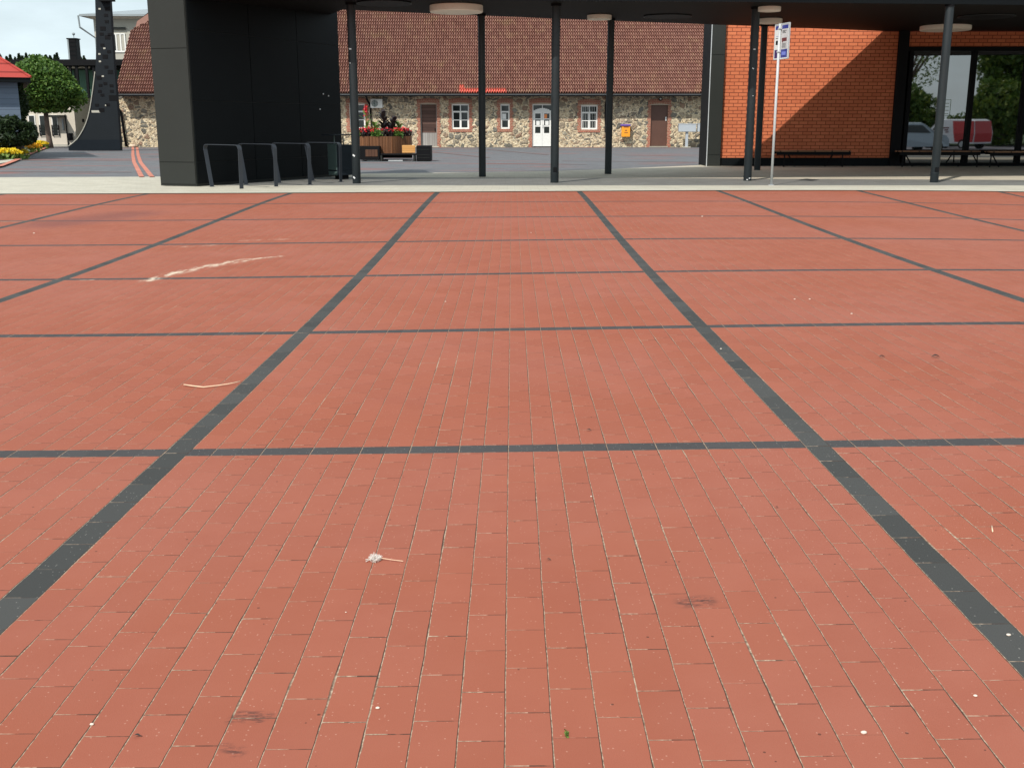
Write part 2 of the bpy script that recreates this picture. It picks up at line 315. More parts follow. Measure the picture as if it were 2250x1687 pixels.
def mat_planks(name, a, b, dark, pw, horiz=False):
    q = N(name); P = q.obj(); W = q.xyz(P); ax = W[2] if horiz else q.M('ADD', W[0], q.M('MULTIPLY', W[1], .37))
    t = q.M('DIVIDE', ax, pw); i = q.M('FLOOR', t); f = q.M('FRACT', t); e = q.M('MINIMUM', f, q.M('SUBTRACT', 1, f))
    g = q.noise(12, 5, .7, q.vec(q.M('MULTIPLY', W[0], .15 if horiz else 3), W[1], q.M('MULTIPLY', W[2], 3 if horiz else .15)))
    c = q.ramp(q.M('ADD', q.M('MULTIPLY', q.white(q.vec(i, 2., 0.))[0], .5), q.M('MULTIPLY', g, .5)), [(.2, a), (.75, b)])
    c = q.mix(q.M('SUBTRACT', 1, q.step(e, .02, .06)), c, dark); q.col(c); q.set(.7, 0, .3); q.bump(q.M('ADD', q.step(e, .02, .08), q.M('MULTIPLY', g, .3)), .5, .006); return q.m

TILE_W, TILE_L = .128, .262
EAVE_Y = 53.3; EAVE_Z = V(1125, 206, EAVE_Y).z
_x0 = V(253, 206, EAVE_Y).x
def tcol(px): return (V(px, 204, EAVE_Y).x-_x0)/TILE_W
TILE_RED = (round(tcol(1008)), round(tcol(1115)), round(tcol(1019)))
M = {}
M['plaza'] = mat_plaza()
M['kerb'] = mat_smallpave('pale_concrete_pavers', (.43, .395, .32), (.50, .465, .38), (.32, .29, .235), .3)
M['grey_pave'] = mat_smallpave('grey_platform_pavers', (.145, .142, .13), (.19, .187, .172), (.11, .105, .10), .2)
M['beige_pave'] = mat_smallpave('beige_platform_pavers', (.44, .39, .30), (.54, .48, .38), (.33, .29, .23), .25)
M['court'] = mat_smallpave('dark_courtyard_pavers', (.115, .115, .122), (.155, .155, .162), (.085, .082, .082), .2, tint=court_tint)
M['red_pave'] = mat_smallpave('red_stripe_pavers', (.46, .15, .10), (.55, .20, .14), (.35, .22, .16), .2)
M['faint_pave'] = mat_smallpave('worn_reddish_line_pavers', (.19, .115, .105), (.24, .14, .12), (.13, .10, .10), .2)
M['asphalt'] = simple('asphalt', (.13, .12, .135), .85, 0, .2, 3)
M['grass'] = simple('grass_ground', (.06, .10, .03), .9, 0, .35, 2)
M['brick'] = mat_brick('orange_facing_brick', (.66, .195, .088), (.57, .155, .070), (.15, .032, .018), .262, .1008, .0085)
M['old_brick'] = mat_brick('old_red_brick', (.46, .155, .10), (.33, .10, .07), (.50, .34, .24), .13, .085, .012)
M['stone'] = mat_fieldstone()
M['tile'] = mat_tile()
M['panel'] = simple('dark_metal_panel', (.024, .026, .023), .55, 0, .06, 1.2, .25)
M['panel2'] = simple('blue_black_or_shaded_metal', (.0045, .006, .007), .6, 0, .08, 2, .12)
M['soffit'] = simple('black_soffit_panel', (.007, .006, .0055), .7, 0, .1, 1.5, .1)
M['seam'] = simple('dark_joint', (.008, .008, .008), .8, 0, .05)
M['column'] = mat_steel('painted_steel_column', (.016, .023, .027), .42)
M['galv'] = mat_steel('galvanised_steel', (.52, .54, .55), .42)
M['rack'] = mat_steel('graphite_rack_steel', (.028, .034, .044), .42)
M['black'] = simple('black_paint', (.006, .006, .007), .6, 0, .1, 6, .12)
M['lamp'] = simple('off_white_lamp_shade', (.86, .80, .70), .6, 0, .06, 3)
M['glass'] = mat_glass('tinted_window_glass', (.004, .007, .006), 3.2)
M['pane'] = mat_glass('old_window_glass', (.018, .022, .022), 1.5, .05)
M['white'] = simple('white_painted_wood', (.78, .77, .73), .5, 0, .06, 8)
M['bench_wood'] = mat_planks('brown_bench_wood', (.20, .10, .055), (.30, .155, .085), (.03, .015, .01), .5)
M['planter_wood'] = mat_planks('planter_slats', (.11, .045, .020), (.20, .085, .036), (.03, .012, .006), .105)
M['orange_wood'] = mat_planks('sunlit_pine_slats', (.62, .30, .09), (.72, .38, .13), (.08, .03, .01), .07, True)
M['old_door'] = mat_planks('weathered_door_boards', (.055, .028, .022), (.16, .09, .07), (.02, .012, .01), .17, True)
M['grey_door'] = mat_planks('grey_weathered_boards', (.27, .25, .23), (.36, .34, .32), (.14, .12, .11), .12)
M['brown'] = simple('brown_steel_door_paint', (.10, .045, .030), .5, 0, .12, 3)
M['bin'] = simple('grey_green_bin_paint', (.075, .115, .108), .5, 0, .12, 5)
M['bin_shaded'] = simple('shaded_bin_paint', (.012, .018, .024), .6, 0, .12, 5, .2)  # bin paint darkened: the shade of its right side is in the colour
M['soil'] = simple('dark_soil', (.04, .028, .02), .95, 0, .3, 12)
M['red_flower'] = mat_leaf('red_petals', (.55, .01, .02), (.72, .02, .03), (.80, .06, .08))
M['dark_leaf'] = mat_leaf('bronze_leaves', (.018, .012, .014), (.035, .022, .022), (.05, .035, .03))
M['fresh_leaf'] = mat_leaf('fresh_green_leaves', (.10, .17, .03), (.16, .26, .05), (.24, .33, .08))
M['leaf'] = mat_leaf('maple_leaves', (.045, .105, .016), (.085, .175, .026), (.16, .25, .045))
M['leaf_dark'] = mat_leaf('dark_evergreen_leaves', (.012, .026, .008), (.022, .042, .012), (.035, .062, .018))
M['leaf_park'] = mat_leaf('park_tree_leaves', (.07, .13, .02), (.11, .19, .03), (.22, .26, .04))
M['yellow'] = mat_leaf('yellow_petals', (.78, .55, .01), (.85, .66, .02), (.88, .72, .10))
M['amber'] = mat_leaf('amber_petals', (.80, .36, .01), (.85, .42, .01), (.88, .52, .02))
M['cream_f'] = mat_leaf('cream_petals', (.70, .72, .40), (.78, .78, .55), (.55, .62, .25))
M['bark'] = simple('grey_brown_bark', (.13, .095, .075), .9, 0, .3, 14, bump=.6)
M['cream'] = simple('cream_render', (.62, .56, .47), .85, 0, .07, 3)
M['cream_sh'] = simple('beige_or_shaded_cream', (.42, .40, .34), .85, 0, .07, 3)
M['green_panel'] = mat_planks('dark_green_cladding', (.035, .085, .062), (.048, .11, .080), (.008, .014, .012), 1.45)
M['grey_metal_roof'] = simple('grey_metal_roof', (.30, .33, .34), .45, .3, .1, 3)
M['blue_wall'] = mat_planks('blue_grey_boarding', (.11, .145, .20), (.14, .18, .24), (.075, .10, .135), .19, True)
M['tower'] = simple('dark_slate_steel', (.013, .0165, .020), .7, 0, .1, 2, .15)
M['tower_low'] = simple('dark_slate_steel_foot', (.010, .014, .019), .7, 0, .1, 2, .1)
M['ac_white'] = simple('white_enclosure', (.74, .73, .68), .5, 0, .05)
M['post_orange'] = simple('orange_post_box_paint', (.85, .33, .02), .45, 0, .06)
M['purple'] = simple('purple_paint', (.16, .09, .34), .5, 0, .08)
M['box_grey'] = simple('pale_grey_blue_box', (.40, .43, .46), .55, 0, .05)
M['navy'] = simple('navy_print', (.022, .030, .22), .4, 0, .06)
M['sign_white'] = simple('sign_white', (.72, .72, .70), .45, 0, .05)
M['sign_grey'] = simple('sign_pale_panel', (.52, .50, .50), .5, 0, .08)
M['maroon'] = simple('maroon_print', (.13, .018, .02), .5, 0, .1)
M['light_blue'] = simple('light_blue_print', (.16, .20, .58), .5, 0, .1)
M['paper'] = simple('paper', (.75, .75, .72), .7, 0, .05)
M['orange_paper'] = simple('orange_poster', (.80, .25, .06), .6, 0, .1)
M['feather'] = mat_leaf('white_down', (.72, .66, .60), (.80, .76, .70), (.85, .80, .74))
M['twig'] = simple('dry_straw', (.72, .50, .34), .7, 0, .12, 30)
M['pebble'] = simple('pale_pebble', (.66, .56, .47), .8, 0, .12, 20)
M['dead_leaf'] = simple('dark_dead_leaf', (.035, .022, .018), .8, 0, .2, 20)
M['rubber'] = simple('tyre_rubber', (.02, .02, .02), .8, 0, .1)
M['silver_car'] = simple('silver_blue_car_paint', (.40, .46, .52), .25, .2, .04)
M['van_white'] = simple('white_van_paint', (.80, .80, .84), .3, 0, .03)
M['van_red'] = simple('red_van_paint', (.52, .035, .04), .3, 0, .05)
M['skin'] = simple('skin', (.50, .29, .20), .6, 0, .06)
M['cloth_l'] = simple('pale_lilac_cloth', (.42, .40, .52), .8, 0, .08)
M['cloth_d'] = simple('grey_cloth', (.32, .36, .40), .8, 0, .08)
M['cap'] = simple('cream_cap_cloth', (.65, .60, .48), .8, 0, .08)
M['red_roof'] = mat_brick('red_metal_roof_sheet', (.40, .062, .05), (.36, .055, .045), (.20, .03, .025), 30., .30, .03)
M['sticker'] = simple('white_sticker', (.70, .70, .70), .6, 0, .08, 60)

# ================================================================ ground
def plaza():
    xs = []; ys = []
    for i in range(-9, 7):
        a, b = colx(i), colx(i+1)
        xs += [(a+(b-a)*k/10, i+k/10) for k in range(10)]
    xs += [(colx(7), 7.)]
    for j in range(-7, 6):
        a, b = rowy(j), rowy(j+1)
        va, vb = j, j+1
        ys += [(a+(b-a)*k/10, j+(k/10 if j < 5 else k/10*(b-a)/(3.1*S))) for k in range(10)]
    ys += [(E_Y, 5+(E_Y-rowy(5))/(3.1*S))]
    v = [(x, y, H(x, y)) for y, _ in ys for x, _ in xs]; nx = len(xs)
    f = [(j*nx+i, j*nx+i+1, (j+1)*nx+i+1, (j+1)*nx+i) for j in range(len(ys)-1) for i in range(nx-1)]
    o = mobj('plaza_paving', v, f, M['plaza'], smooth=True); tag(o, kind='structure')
    uvl = o.data.uv_layers.new(name='UVMap')
    for lp in o.data.loops:
        j, i = divmod(lp.vertex_index, nx); uvl.data[lp.index].uv = (xs[i][1], ys[j][1])
plaza()
def sheet(name, x0, x1, y0, y1, mat, dz=0., n=80, m=8):
    v = [(x0+(x1-x0)*i/n, y0+(y1-y0)*j/m) for j in range(m+1) for i in range(n+1)]
    f = [(j*(n+1)+i, j*(n+1)+i+1, (j+1)*(n+1)+i+1, (j+1)*(n+1)+i) for j in range(m) for i in range(n)]
    return tag(mobj(name, [(x, y, H(x, y)+dz) for x, y in v], f, mat, smooth=True), kind='structure')
def flat(name, pts, mat, z):
    return tag(mobj(name, [(p[0], p[1], z) for p in pts], [tuple(range(len(pts)))], mat), kind='structure')
flat('ground', [(-900, -900), (900, -900), (900, 1500), (-900, 1500)], M['grass'], -.42)
sheet('kerb_paving', -22, 45, E_Y+.001, 18.14, M['kerb'], .012)
flat('courtyard', [(-60, 18.14), (60, 18.14), (60, 130), (-60, 130)], M['court'], .0)
flat('left_kerb_paving', [(-22, 18.14), (-4.9, 18.14), (-4.9, G(350, 389.5).y), tuple(G(350, 389.5))[:2], tuple(G(0, 391))[:2], (-22, G(0, 391).y+.5)], M['kerb'], .012)
stripe_f = [(700, 389.5), (946, 391.5), (1060, 392), (1538, 392.8), (1700, 394), (2000, 395.3), (2250, 396.8)]
stripe_r = [(1540, 363.5), (1330, 372.8), (1200, 376.5), (1050, 379.2), (800, 382.3), (640, 384)]
A_ = [tuple(G(*p))[:2] for p in stripe_f]; B_ = [tuple(G(*p))[:2] for p in stripe_r]
flat('grey_platform', [(-4.9, 18.14), (40, 18.14), (40, A_[-1][1]-.2), *A_[::-1]], M['grey_pave'], .008)
flat('beige_platform', [*A_, (40, A_[-1][1]-.2), (40, 29.5), (B_[0][0], 29.5), *B_], M['beige_pave'], .006)
tag(mobj('parking_asphalt', [(colx(7)+.01, -30, -.02), (27, -30, -.42), (90, -30, -.42), (90, 10, -.40), (27, 10, -.40), (colx(7)+.01, E_Y, -.01), (90, E_Y, -.02), (22, -30, -.36), (22, 10, -.35)], [(0, 7, 8, 5), (7, 1, 4, 8), (1, 2, 3, 4), (5, 8, 4, 3, 6)], M['asphalt']), kind='structure')
flat('parking_left', [(-60, -30), (colx(-9), -30), (colx(-9), E_Y), (-60, E_Y)], M['asphalt'], -.05)
flat('verge', [(-60, -90), (90, -90), (90, -20), (-60, -20)], M['grass'], -.30)
def ribbon(name, pts, w0, w1, mat, z=.012):
    n = len(pts); vs = []
    for i, p in enumerate(pts):
        t = (pts[min(i+1, n-1)]-pts[max(i-1, 0)]).normalized(); s_ = Vector((t.y, -t.x, 0)); ww = w0+(w1-w0)*i/(n-1)
        vs += [(p.x+s_.x*ww/2, p.y+s_.y*ww/2, z), (p.x-s_.x*ww/2, p.y-s_.y*ww/2, z)]
    return tag(mobj(name, vs, [(2*i, 2*i+1, 2*i+3, 2*i+2) for i in range(n-1)], mat), kind='structure')
ribbon('red_paving_stripe', [G(292, 324), G(292, 342), G(294.5, 357), G(312, 391)], .12, .12, M['red_pave'])
ribbon('red_paving_stripe', [G(301, 324), G(303.5, 342), G(309, 358), G(335, 391)], .12, .12, M['red_pave'])
for a, b in (((947, 334), (1075, 347)), ((1070, 329), (1205, 341)), ((1350, 341), (1528, 344)), ((1070, 360), (1290, 362)), ((1235, 354), (1528, 357)), ((0, 353.5), (300, 353)), ((0, 378), (290, 379)), ((325, 345), (350, 344))):
    ribbon('paving_line', [G(*a), G(*b)], .16, .16, M['faint_pave'], .010)

# ================================================================ station building, dark block and canopy
P_FL, P_FR, P_BR = G(354, 410), G(433, 411.5), G(754, 387)
P_BL = P_BR+(P_FL-P_FR)*1.02
blk = empty('clad_block', P_FL, 'tall block clad in charcoal metal panels carrying the left end of the canopy', 'building')
one('wall', lambda m: m.prism([tuple(p)[:2] for p in (P_FL, P_FR, P_BR, P_BL)], .02, 4.32), M['panel'], blk)
def on_edge(a, b, t): return a+(b-a)*t
def facepanel(name, a, b, t0, t1, z0, z1, out, mat, parent):      # thin cladding panel standing 6 mm proud of a wall
    p, q_ = on_edge(a, b, t0), on_edge(a, b, t1); n_ = Vector(((b-a).y, -(b-a).x, 0)).normalized()*out
    m = MB(); v = []
    for pt in (p, q_):
        for zz in (z0, z1): v += [Vector((pt.x, pt.y, zz)), Vector((pt.x, pt.y, zz))+n_]
    m.add(v, [(0,1,5,4), (2,6,7,3), (1,3,7,5), (0,4,6,2), (0,2,3,1), (4,5,7,6)])
    return m.build(name, mat, parent)
zf1 = V(394, 357, P_FR.y).z; zf2 = V(394, 106, P_FR.y).z
for z0, z1 in ((.06, zf1-.006), (zf1+.006, zf2-.006), (zf2+.006, 4.3)):
    facepanel('cladding_panel', P_FL, P_FR, .012, .985, z0, z1, .015, M['panel'], blk)
zs = [.06, zf1, zf2-1.0, zf2+.35, 4.3]
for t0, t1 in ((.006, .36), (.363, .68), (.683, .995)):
    for i in range(4): facepanel('cladding_panel', P_FR, P_BR, t0, t1, zs[i]+.005, zs[i+1]-.005, .015, M['panel2'], blk)  # right face in near-black metal: its shade is put into the colour
for t, z in ((.86, 1.9), (.90, 1.86), (.83, 1.55)):
    m = MB(); p = on_edge(P_FR, P_BR, t); m.bbox((p.x+.005, p.y-.02, z), (p.x+.03, p.y+.02, z+.03), .004); m.build('paint_chip', M['sticker'], blk)

can = empty('canopy', (3, 22, 0), 'wide flat black canopy roof on slim dark columns', 'canopy')
c1, c2 = SO(1640, 4), SO(2250, 10.5)
k = (c2-c1)/(c2.x-c1.x); fr = [(P_FR.x, P_FR.y+.05), (c1.x, c1.y), (c2.x, c2.y), (30, (c2+k*(30-c2.x)).y)]
rr = [SO(752, 22), SO(1000, 32.5), SO(1240, 42.3), SO(1410, 48.7), SO(1549, 54), SO(1646, 57.4), SO(1940, 69.5)]
WY = 28.45                                              # brick wall plane
rear = [(p.x, p.y) for p in rr]
rear = [(x, min(y, WY-.02)) for x, y in rear]
poly = fr + [(30, WY-.02)] + rear[::-1] + [(P_BR.x-.2, P_BR.y-.05)]
sof = lambda x, y: soff(y)
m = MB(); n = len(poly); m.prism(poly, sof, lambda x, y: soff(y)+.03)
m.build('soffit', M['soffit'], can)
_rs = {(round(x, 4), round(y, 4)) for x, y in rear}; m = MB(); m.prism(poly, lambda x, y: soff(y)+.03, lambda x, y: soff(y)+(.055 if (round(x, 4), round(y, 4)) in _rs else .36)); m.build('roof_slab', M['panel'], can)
m = MB()
for a, b in zip(fr[:-1], fr[1:]):
    d = Vector((b[0]-a[0], b[1]-a[1], 0)).normalized(); s_ = Vector((d.y, -d.x, 0))*.03
    m.prism([(a[0]+s_.x, a[1]+s_.y), (b[0]+s_.x, b[1]+s_.y), (b[0], b[1]), (a[0], a[1])], lambda x, y: soff(y)-.012, lambda x, y: soff(y)+.40)
m.build('fascia', M['panel2'], can)
m = MB()                                                # soffit board joints
for x in [v_*2.1-4 for v_ in range(0, 12)]:
    m.box((x, 18.9+.1*max(0, x-5)*.5, 0), (x+.012, 0, 0)) if False else None
for px, py, ww in ((844, 5, 113), (1467, 34.5, 99), (2168, 34.5, 112)):
    p = SO(px, py); d = (p-ORG).y; r = ww/2*d/FPX; p.z = soff(p.y)
    o = empty('ceiling_recess', p, {844: 'round black ceiling opening with pale rim left of the big white lamp', 1467: 'round black ceiling opening above the brown door and grey post boxes', 2168: 'round black ceiling opening above the glazed front'}[px], 'ceiling light', 'round black openings in the canopy ceiling')
    m = MB(); m.tube([p+Vector((0, 0, .01)), p-Vector((0, 0, .035))], r, 40); m.build('opening', M['black'], o)
    m = MB(); pts = [p+Vector((math.cos(a)*r, math.sin(a)*r, -.03)) for a in [2*math.pi*i/48 for i in range(49)]]; m.tube(pts, .010, 6, False); m.build('rim', M['column'], o, True)
for px, cy, ww, hp, lab in ((1002.6, 11.5, 111, 15, 'largest white drum lamp, under the canopy above the flower planter side'), (1317, 33, 51, 9.6, 'small white drum lamp above the right of the two middle rear columns'),
        (1691, 14.5, 47, 10, 'upper of the two small white drum lamps above the bus stop sign'), (1692.6, 41, 50, 10, 'lower of the two small white drum lamps above the bus stop sign'), (2078, 56.5, 102, 10, 'wide flat white drum lamp in front of the glazed front')):
    p = SO(px, cy); d = (p-ORG).y; r = ww/2*d/FPX; h = hp*d/FPX; p.z = soff(p.y)
    o = empty('drum_lamp', p, lab, 'ceiling lamp', 'white drum lamps under the canopy')
    m = MB(); m.tube([p-Vector((0, 0, z)) for z in (-.01, .012)], r*.9, 40); m.build('mounting_plate', M['black'], o)
    m = MB(); m.tube([p-Vector((0, 0, z)) for z in (.012, .02, h-.015, h)], [r*.985, r, r, r*.975], 48); m.build('shade', M['lamp'], o, False)

def column(px, py, r, lab, stickers=(), extra=False, dark=False):
    b = G(px, py); top = soff(b.y)
    o = empty('canopy_column', b, lab, 'column', 'slim steel columns carrying the canopy')
    m = MB(); m.tube([b+Vector((0, 0, z)) for z in (0, .004, top-.02, top)], [r*.97, r, r, r], 28); c = m.build('shaft', M['column'], o, True)
    for p in c.data.polygons:
        if len(p.vertices) > 4: p.use_smooth = False
    m = MB(); m.tube([b+Vector((0, 0, z)) for z in (top-.05, top-.002)], r*1.25, 28); m.build('collar', M['black'], o)
    for (sx, sy, sw, rot) in stickers:
        z = V(sx, sy, b.y-r).z; th = max(-.9, min(.9, (sx-px_at(px, py, sy))/(r*FPX/(b.y-CY)))); ang = math.asin(th)
        c0 = b+Vector((math.sin(ang)*(r+.003), -math.cos(ang)*(r+.003), z)); Mx = Matrix.Translation(c0) @ Matrix.Rotation(ang, 4, 'Z') @ Matrix.Rotation(rot, 4, 'Y')
        m = MB(); m.box((-sw, -.001, -sw*.55), (sw, .002, sw*.55), M=Mx); m.build('sticker', M['sticker'], o)
    if extra:
        m = MB(); m.tube([b+Vector((0, 0, z)) for z in (.205, .222)], r*1.06, 28); m.build('clamp_band', M['column'], o)
        m = MB(); m.bbox((b.x-.035, b.y-r-.012, .23), (b.x+.045, b.y-r+.03, .335), .004); m.build('inspection_cover', M['black'], o)
    return o
def px_at(px, py, y):  # image x of a column axis higher up, used only to seat stickers on the curved face
    b = G(px, py); d0 = b-ORG
    lo, hi = 0, 4.
    for _ in range(30):
        z = (lo+hi)/2; p = Vector((b.x, b.y, z))-ORG; yy = 843.5-FPX*(p@_U)/(p@_F)
        if yy > y: lo = z
        else: hi = z
    p = Vector((b.x, b.y, lo))-ORG; return 1125+FPX*p.x/(p@_F)
column(784, 404, .088, 'round column beside the litter bin and bike stands, left one of the front row', ((778.8, 342, .028, .6), (779.5, 390.5, .028, .7), (771, 108, .026, .1), (770.5, 139, .016, .1)))
column(1218.4, 402.5, .088, 'round column with a cover and clamp near its foot, before the white double door', (), True)
column(1642, 398, .088, 'round column with white stickers just left of the bus stop sign', ((1656, 108.9, .022, 0), (1653, 151, .02, .7), (1652.5, 211, .01, 0), (1640, 397-2, .016, 0), (1645, 392, .018, -.3)))
column(2052, 402, .088, 'round column standing before the glazed front of the station', (), True)
column(1060, 389, .084, 'dark rear column under the largest drum lamp between planter and white door')
column(1336, 383, .086, 'dark rear column between the post box and the grilled window')
column(1663.5, 374.5, .086, 'dark rear column close to the brick wall behind the bus stop sign')

st = empty('station_building', (14, WY, 0), 'station building of orange brick with charcoal corner and glazed front', 'building')
xL, xC, xB = V(1552, 363, WY-.12).x, V(1582, 346, WY-.04).x, V(1953, 348, WY).x
ztop = 4.4; zpl = V(1700, 347, WY).z
def boxy(name, a, b, mat, par, bev=None):
    m = MB(); m.bbox(a, b, bev) if bev else m.box(a, b); return m.build(name, mat, par)
boxy('brick_wall', (xC, WY, zpl), (xB, WY+.4, ztop), M['brick'], st)
boxy('plinth', (xC, WY-.035, -.02), (xB, WY+.4, zpl-.002), M['panel2'], st)
m = MB(); xs1 = V(1536.5, 363, WY+1.2).x
m.prism([(xL, WY-.12), (xC+.0, WY-.12), (xC+.0, WY+1.5), (xs1, WY+1.35)], -.02, ztop); m.build('corner_cladding', M['panel2'], st)
zz = [0, V(1560, 340, WY-.12).z, V(1560, 121, WY-.12).z, ztop-.02]
for i in range(3):
    boxy('cladding_panel', (xL+.012, WY-.135, zz[i]+.006), (xC-.01, WY-.122, zz[i+1]-.006), M['panel'], st)
m = MB(); m.box((xL-.012, WY-.145, 0), (xL+.01, WY-.122, ztop-.02)); m.build('corner_trim', M['galv'], st)
# glazed part
xg0 = V(1988, 348, WY).x; xr = 27.
zl = V(2050, 103, WY).z; zt = V(2050, 110, WY).z; zb = V(2100, 360, WY+.1).z
boxy('corner_post', (xB+.002, WY-.10, -.02), (V(1975, 348, WY).x, WY+.3, ztop), M['black'], st, .01)
boxy('brick_lintel', (V(1976, 90, WY).x, WY+.02, zl), (xr, WY+.4, ztop), M['brick'], st)
boxy('sill', (xg0-.3, WY-.02, -.02), (xr, WY+.3, .10), M['panel2'], st)
boxy('head_frame', (xg0-.3, WY+.0, zl-.12), (xr, WY+.2, zl-.003), M['black'], st)
mull = [V(1990, 348, WY).x, V(2121, 348, WY).x, V(2236, 348, WY).x, V(2236, 348, WY).x+1.45, V(2236, 348, WY).x+2.9, V(2236, 348, WY).x+4.4, xr]
m = MB(); m.box((mull[0]-.12, WY+.0, .10), (mull[0]+.0, WY+.2, zl-.12)); m.build('mullion', M['black'], st)
for i, x in enumerate(mull[1:]):
    boxy('mullion', (x-.05, WY-.03, .10), (x+.07, WY+.2, zl-.122), M['black'], st, .006)
for i in range(len(mull)-1):
    x0 = mull[i]+(.0 if i == 0 else .07); x1 = mull[i+1]-.05
    boxy('window_pane', (x0, WY+.08, .10), (x1, WY+.11, zl-.12), M['glass'], st)
pa, pb = V(2071, 219, WY+.08), V(2087, 254, WY+.08)
m = MB(); x0, x1, z0, z1 = pa.x, pb.x, V(2080, 255, WY).z, V(2080, 219, WY).z; y0, y1 = WY+.074, WY+.079
for a, b in (((x0, z0), (x1, z0+.012)), ((x0, z1-.012), (x1, z1)), ((x0, z0), (x0+.012, z1)), ((x1-.012, z0), (x1, z1))): m.box((a[0], y0, a[1]), (b[0], y1, b[1]))
for i in range(4): m.box((x0+.05, y0, z0+.05+i*.1), (x1-.05, y1, z0+.065+i*.1))
m.build('door_notice', simple('pale_green_print', (.20, .30, .16), .6), st)
# building body behind
boxy('rear_wall', (xs1+.3, WY+.42, -.02), (xr, WY+1.3, ztop-.01), M['panel2'], st)

# benches in front of the building
def bench(x0, x1, y, h, label, pairs, thick=.075, wood=None):
    o = empty('bench', ((x0+x1)/2, y, 0), label, 'bench', 'slatted benches under the canopy')
    for j in range(4):
        m = MB(); m.bbox((x0, y-.21+j*.108, h-.035), (x1, y-.21+j*.108+.095, h), .006); m.build('seat_slat', M['bench_wood'] if wood is None else wood, o)
    m = MB(); m.box((x0+.005, y-.205, h-thick-.055), (x1-.005, y-.17, h-.036)); m.box((x0+.02, y+.155, h-thick-.02), (x1-.02, y+.19, h-.036)); m.build('seat_frame', M['black'], o)
    for xa in pairs:
        s_ = 1 if xa < (x0+x1)/2 else -1
        m = MB(); m.tube([(xa, y-.17, h-.06), (xa-s_*.02, y-.17, .0)], .02, 8); m.build('leg', M['black'], o)
        m = MB(); m.tube([(xa+s_*.16, y+.17, h-.08), (xa+s_*.40, y+.17, .0)][::1], .02, 8); m.build('leg', M['black'], o)
    return o
yb = WY-.55
bench(V(1703, 330, yb).x, V(1866, 330, yb).x, yb, .475, 'dark bench against the shaded brick wall right of the bus stop sign', (V(1722, 330, yb).x, V(1848, 330, yb).x))
yb = WY-.6
bench(V(1972, 330, yb).x, V(2149, 330, yb).x, yb, .47, 'long bench before the first glazed bay, behind the right front column', (V(1982, 330, yb).x, V(2143, 330, yb).x))
yb = WY-.8
bench(V(2170, 330, yb).x, V(2170, 330, yb).x+2.35, yb, .46, 'bench with sunlit wooden seat at the right edge, before the second glazed bay', (V(2174, 330, yb).x, V(2174, 330, yb).x+2.2), wood=mat_planks('sunlit_bench_wood', (.34, .18, .10), (.45, .25, .14), (.05, .02, .01), .5))  # bench wood lightened: sun on this seat is put into the colour

# ================================================================ bus stop sign
b = G(1694.5, 408.5); pt = V(1712.5, 55, b.y).z
sg = empty('bus_stop_sign', b, 'bus stop sign board in blue and white on a galvanised pole', 'sign')
m = MB(); m.tube([b, b+Vector((0, 0, pt+.02))], .026, 16); m.build('pole', M['galv'], sg, True)
m = MB(); m.tube([b, b+Vector((0, 0, .02))], .06, 16); m.build('base_plate', M['galv'], sg)
dr = Vector((.14, -.573, 0)).normalized(); nn = Vector((dr.y, -dr.x, 0))      # board direction, normal towards the street
z0, z1 = V(1707, 130, b.y).z, V(1713, 54, b.y).z
Mx = Matrix(((dr.x, nn.x, 0, b.x-nn.x*.045), (dr.y, nn.y, 0, b.y-nn.y*.045), (0, 0, 1, z0), (0, 0, 0, 1)))
hh = z1-z0; wl, wr = -.27, .32
m = MB(); m.bbox((wl, -.012, 0), (wr, .012, hh), .004, M=Mx); m.build('board', M['sign_white'], sg)
m = MB()
for x in (wl, wr-.018): m.bbox((x, -.02, -.01), (x+.018, .02, hh+.01), .003, M=Mx)
for z in (-.012, hh-.004): m.bbox((wl, -.02, z), (wr, .02, z+.018), .003, M=Mx)
m.build('frame', M['galv'], sg)
def decal(name, x0, x1, a, b_, mat, d=.014): m = MB(); m.box((x0, d-.003, hh*a), (x1, d+.001, hh*b_), M=Mx); return m.build(name, mat, sg)
for x0, x1 in ((wl+.03, -.03), (.03, wr-.03)):
    decal('header_panel', x0, x1, .86, .97, M['navy'], .0135)
    decal('notice_panel', x0, x1, .28, .85, M['sign_grey'] if x0 > 0 else M['sign_white'], .0135)
    decal('footer_panel', x0, x1, .03, .27, M['navy'] if x0 > 0 else simple('purple_navy_print', (.05, .02, .11), .5), .0135)
for i, (a, w_) in enumerate(((.80, .9), (.77, .6), (.74, .8))): decal('text_line', .06, .06+.18*w_, a, a+.012, M['sign_white'] if i == 5 else M['seam'], .0165)
decal('bus_symbol', .05, .25, .50, .60, M['maroon'], .0165); decal('bus_symbol', .07, .11, .47, .50, M['maroon'], .0165)
for i in range(5): decal('text_line', .06, .24-.03*(i % 2), .32+i*.028, .328+i*.028, M['seam'], .0165)
decal('bus_symbol', -.20, -.08, .42, .54, M['black'], .0165); decal('text_line', -.21, -.07, .60, .615, M['seam'], .0165); decal('text_line', -.2, -.09, .66, .67, M['light_blue'], .0165)
decal('footer_mark', .07, .24, .10, .20, M['light_blue'], .0165)
for z in (.12, hh-.1): m = MB(); m.bbox((-.035, .012, z), (.035, .075, z+.03), .003, M=Mx); m.build('clamp', M['galv'], sg)

